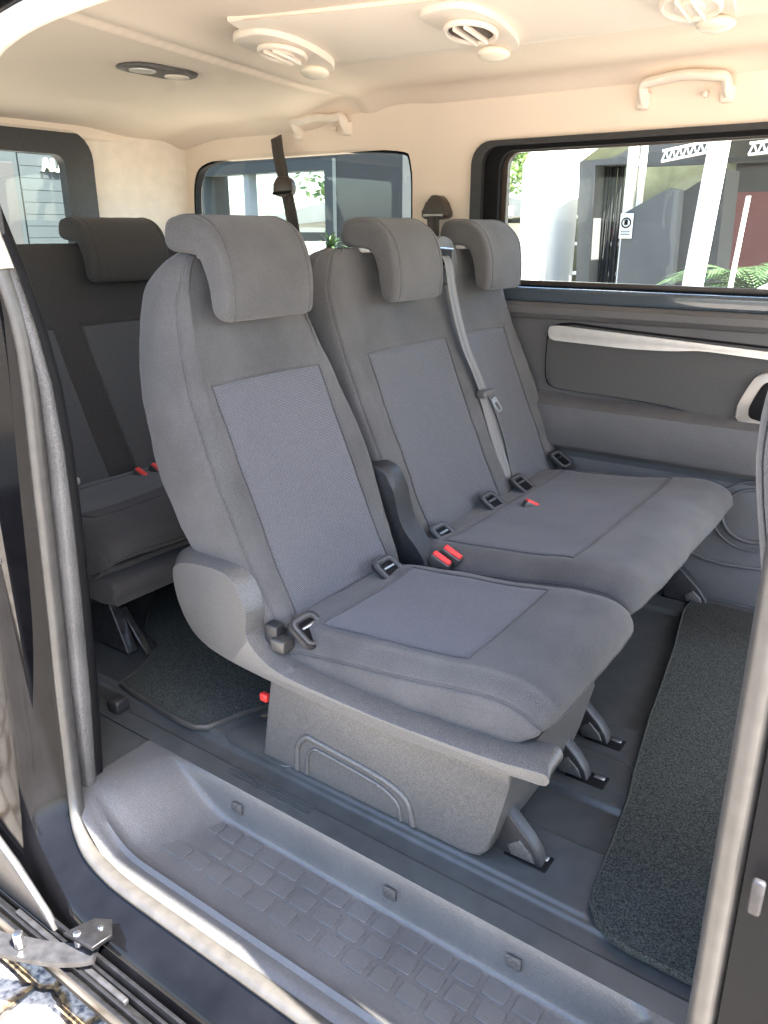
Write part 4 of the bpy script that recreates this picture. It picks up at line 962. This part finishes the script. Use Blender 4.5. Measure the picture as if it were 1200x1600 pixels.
# grey curved wall with the small prohibition sign
GW = thing('grey_wall', 'curved grey rendered wall in front of the garage', 'wall', (-2.2, 7.2, GZ))
prism('wall', greywall, GW, [(-2.47, GZ), (-1.98, GZ), (-2.03, 1.44), (-2.10, 1.46), (-2.19, 1.42), (-2.47, 1.27)], 7.0, 7.3, 'xz', 0)
prism('wall', darkwall, GW, [(-1.99, GZ), (-1.66, GZ), (-1.72, 1.60), (-1.80, 1.60), (-1.9, 1.52), (-2.03, 1.44)], 7.15, 7.6, 'xz', 0)
bx('panel', darkwall, GW, -3.0, 0.5, 13.0, 13.1, GZ, 3.0)
SG = thing('sign', 'white prohibition sign with a circle and hand on the grey wall', 'sign', (-2.43, 6.98, 1.1))
bx('board', M['white_pl'], SG, -2.485, -2.375, 6.975, 6.985, 1.07, 1.27, .002)
ring = [(-2.43 + .038 * math.cos(i * .2618), 6.972, 1.195 + .038 * math.sin(i * .2618)) for i in range(24)]
sweep('circle', 'black', SG, ring, ell(.006, .002, 6), closed=True)
bm = bmesh.new(); add_box(bm, -2.445, -2.417, 6.968, 6.974, 1.178, 1.205)
for i in range(4): add_box(bm, -2.445 + i * .0075, -2.440 + i * .0075, 6.968, 6.974, 1.205, 1.219 + .003 * (i in (1, 2)))
finish('hand_symbol', bm, 'black', SG)
bm = bmesh.new()
for i in range(2): add_box(bm, -2.468, -2.392, 6.969, 6.974, 1.12 - i * .022, 1.130 - i * .022)
finish('text_lines', bm, slate2, SG)
# columns
for (x0, x1, y, lab) in ((-3.155, -3.065, 8.9, 'wide white post left of the workshop opening'), (-3.035, -2.995, 8.95, 'thin white post beside the wide white post')):
    c = bx('post', whitewall, None, x0, x1, y, y + .1, GZ, 2.2); tag(c, lab, 'post', 'white canopy posts')
c = prism('post', whitewall, None, [(-1.40 - .045, GZ), (-1.34 - .0, GZ), (-1.215, 1.75), (-1.31, 1.75)], 5.0, 5.1, 'xz', .004); tag(c, 'slanting white column nearest the van window', 'post', 'white canopy posts')
c = prism('post', whitewall, None, [(-1.245, GZ), (-1.215, GZ), (-1.125, 1.33), (-1.145, 1.33)], 5.3, 5.33, 'xz', 0); tag(c, 'thin white stake right of the slanting column', 'post', 'white canopy posts')
# lattice girders
def truss(x0, z0, x1, z1, y, lab):
    bm = bmesh.new(); n = 7; h = .055
    for k in (0, h): add_sweep(bm, [(x0, y, z0 + k), (x1, y, z1 + k)], ell(.007, .007, 6))
    for i in range(n):
        a = x0 + (x1 - x0) * i / n; b = x0 + (x1 - x0) * (i + .5) / n; c = x0 + (x1 - x0) * (i + 1) / n
        za = z0 + (z1 - z0) * i / n; zc = z0 + (z1 - z0) * (i + 1) / n
        add_sweep(bm, [(a, y, za), (b, y, (za + zc) / 2 + h)], ell(.005, .005, 6)); add_sweep(bm, [(b, y, (za + zc) / 2 + h), (c, y, zc)], ell(.005, .005, 6))
    o = finish('roof_truss', bm, whitewall, None); tag(o, lab, 'truss', 'white lattice girders')
truss(-1.57, 1.515, -1.30, 1.555, 5.0, 'white lattice girder left of the slanting column'); truss(-1.10, 1.53, -.8, 1.55, 5.0, 'white lattice girder right of the slanting column')
CR = thing('canopy_roof', 'pale canopy roof over the garage forecourt', 'canopy', (-1, 8, 2.6))
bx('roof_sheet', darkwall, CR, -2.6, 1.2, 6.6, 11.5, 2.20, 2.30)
RWl = bx('red_wall', redm, None, -2.28, -1.5, 10.0, 10.1, .4, 1.53); tag(RWl, 'dark red wall panel behind the palm', 'wall')
# pale house and wall at left of wide window
PH = thing('pale_house', 'low pale house with a grey roof behind the white building', 'house', (-7.4, 15, GZ))
bx('wall', pale, PH, -8.6, -6.9, 15.2, 17, GZ, 1.25); prism('roof', roofm, PH, [(-8.8, 1.2), (-6.7, 1.45), (-6.7, 1.6), (-8.8, 1.9)], 14.9, 17.2, 'xz', 0)
for i in range(3): bx('window', slate2, PH, -8.3 + i * .5, -8.05 + i * .5, 15.17, 15.2, .1, 1.0)

def leaves(bm, c, r, n, size, rnd):
    for _ in range(n):
        while True:
            d = Vector((rnd.uniform(-1, 1), rnd.uniform(-1, 1), rnd.uniform(-1, 1)))
            if .35 < d.length < 1: break
        if noise.noise(d * 2.3 + c) < -.12: continue
        p = c + Vector((d.x * r.x, d.y * r.y, d.z * r.z)); a = Vector((rnd.uniform(-1, 1), rnd.uniform(-1, 1), rnd.uniform(-.6, .6))).normalized(); b = a.orthogonal().normalized() * .45
        s = size * rnd.uniform(.6, 1.3)
        vs = [bm.verts.new(p + q * s) for q in (a, b, -a, -b)]; bm.faces.new(vs)
def tree(x, y, h, cr, label, seed):
    rnd = random.Random(seed); t = thing('tree', label, 'tree', (x, y, GZ), 'garden trees')
    sweep('trunk', bark, t, [(x, y, GZ), (x + .05, y, GZ + h * .35), (x - .03, y, GZ + h * .7)], lambda f: ell(.12 * (1 - .6 * f), .12 * (1 - .6 * f), 8))
    bm = bmesh.new()
    for _ in range(9):
        c = Vector((x + rnd.uniform(-.6, .6) * cr, y + rnd.uniform(-.6, .6) * cr, GZ + h * .68 + rnd.uniform(-.5, .6) * cr)); leaves(bm, c, Vector((cr * .55, cr * .55, cr * .45)), 420, .10, rnd)
    finish('crown', bm, leafm, t, recalc=False)
tree(-8.9, 18.5, 4.6, 1.5, 'bright green tree above the pale house', 1)
tree(-9.5, 12.3, 4.4, 1.6, 'bright green tree at the right end of the slate building', 2)
tree(-4.75, 7.2, 2.9, .42, 'leafy bush right behind the slate building corner', 3)
# reflected surroundings behind the photographer
tree(-6.5, -11, 6, 2.2, 'tree across the road behind the photographer', 4)
tree(3, -13, 7, 2.6, 'large tree across the road behind the photographer', 5)

def fronds(name, x, y, z, n, L, m, label, cat_, seed, upk=.7, w0=.012, leaflets=True):
    rnd = random.Random(seed); t = thing(name, label, cat_, (x, y, GZ))
    bm = bmesh.new()
    for i in range(n):
        a = rnd.uniform(0, 6.283); el_ = rnd.uniform(.2, 1.3) * upk; l = L * rnd.uniform(.7, 1.1); d = Vector((math.cos(a) * math.cos(el_), math.sin(a) * math.cos(el_), math.sin(el_)))
        pts = [Vector((x, y, z)) + d * l * s - Vector((0, 0, .45 * l * s * s)) for s in frange(0, 1, 8)]
        side = d.cross(Vector((0, 0, 1))).normalized()
        if leaflets:
            for p0, p1 in zip(pts[:-1], pts[1:]):
                for k in (-1, 1):
                    for q in (0, .5):
                        b = p0.lerp(p1, q); tip = b + (side * k * .8 + (p1 - p0).normalized() * .9).normalized() * l * .26 - Vector((0, 0, .03))
                        wv = (p1 - p0).normalized() * w0; bm.faces.new([bm.verts.new(b - wv), bm.verts.new(b + wv), bm.verts.new(tip)])
        for s, (p0, p1) in enumerate(zip(pts[:-1], pts[1:])):
            wa, wb = (side * w0 * 2.2 * (1 - s / 8), side * w0 * 2.2 * (1 - (s + 1) / 8)) if not leaflets else (side * .006, side * .005)
            bm.faces.new([bm.verts.new(p0 - wa), bm.verts.new(p0 + wa), bm.verts.new(p1 + wb), bm.verts.new(p1 - wb)])
    finish('foliage', bm, m, t, recalc=False)
    sweep('stem', bark, t, [(x, y, GZ), (x, y, z)], ell(.05, .05, 8), upv=(1, 0, 0))
fronds('palm', -1.12, 5.9, .72, 60, .70, palmm, 'small feathery palm right of the slanting column', 'palm', 3)
fronds('agave', -3.72, 4.6, 1.02, 26, .22, palmm, 'spiky green plant in front of the slate wall', 'plant', 4, 1.1, .010, False)
fronds('fern_plant', -4.2, 8.2, .35, 20, .35, palmm, 'low leafy plant at the foot of the white wall', 'plant', 5)
# parked white car, only its front corner shows
PC_dy = 0
PC = thing('parked_car', 'white car parked under the canopy at the right edge of the window', 'car', (-.2, 5.3, GZ))
body = [(-1.10, .05), (-1.12, .62), (-1.06, .78), (-.90, .86), (-.60, .92), (-.30, 1.22), (.9, 1.26), (1.4, .95), (1.9, .85), (1.95, .05)]
prism('body', whitewall, PC, smooth_outline(body, 3), 5.35, 6.6, 'xz', .08, 4, 60)
prism('side_window', mirror, PC, [(-.52, .93), (-.27, 1.19), (.4, 1.22), (.4, .93)], 5.33, 5.352, 'xz', .004)
for x in (-.65, 1.4):
    whl = prism('wheel', 'black', PC, [(x + .30 * math.cos(i * .2618), -.12 + .30 * math.sin(i * .2618)) for i in range(24)], 5.32, 5.5, 'xz', .03)
    prism('rim', 'metal', whl, [(x + .18 * math.cos(i * .2618), -.12 + .18 * math.sin(i * .2618)) for i in range(24)], 5.31, 5.33, 'xz', .006)
box('headlight', 'lens', PC, -1.13, -1.0, 5.34, 5.45, .58, .70, .02)
# house across the road (reflected in the paint and glass)
OH = thing('house', 'pale house across the road behind the photographer', 'house', (-3, -14, GZ))
bx('wall', pale, OH, -8, 3, -18, -14, GZ, 2.6); prism('roof', roofm, OH, [(-14, 2.5), (-14 - 2, 4.2), (-18.3, 2.5)], -8.4, 3.4, 'yz', 0)
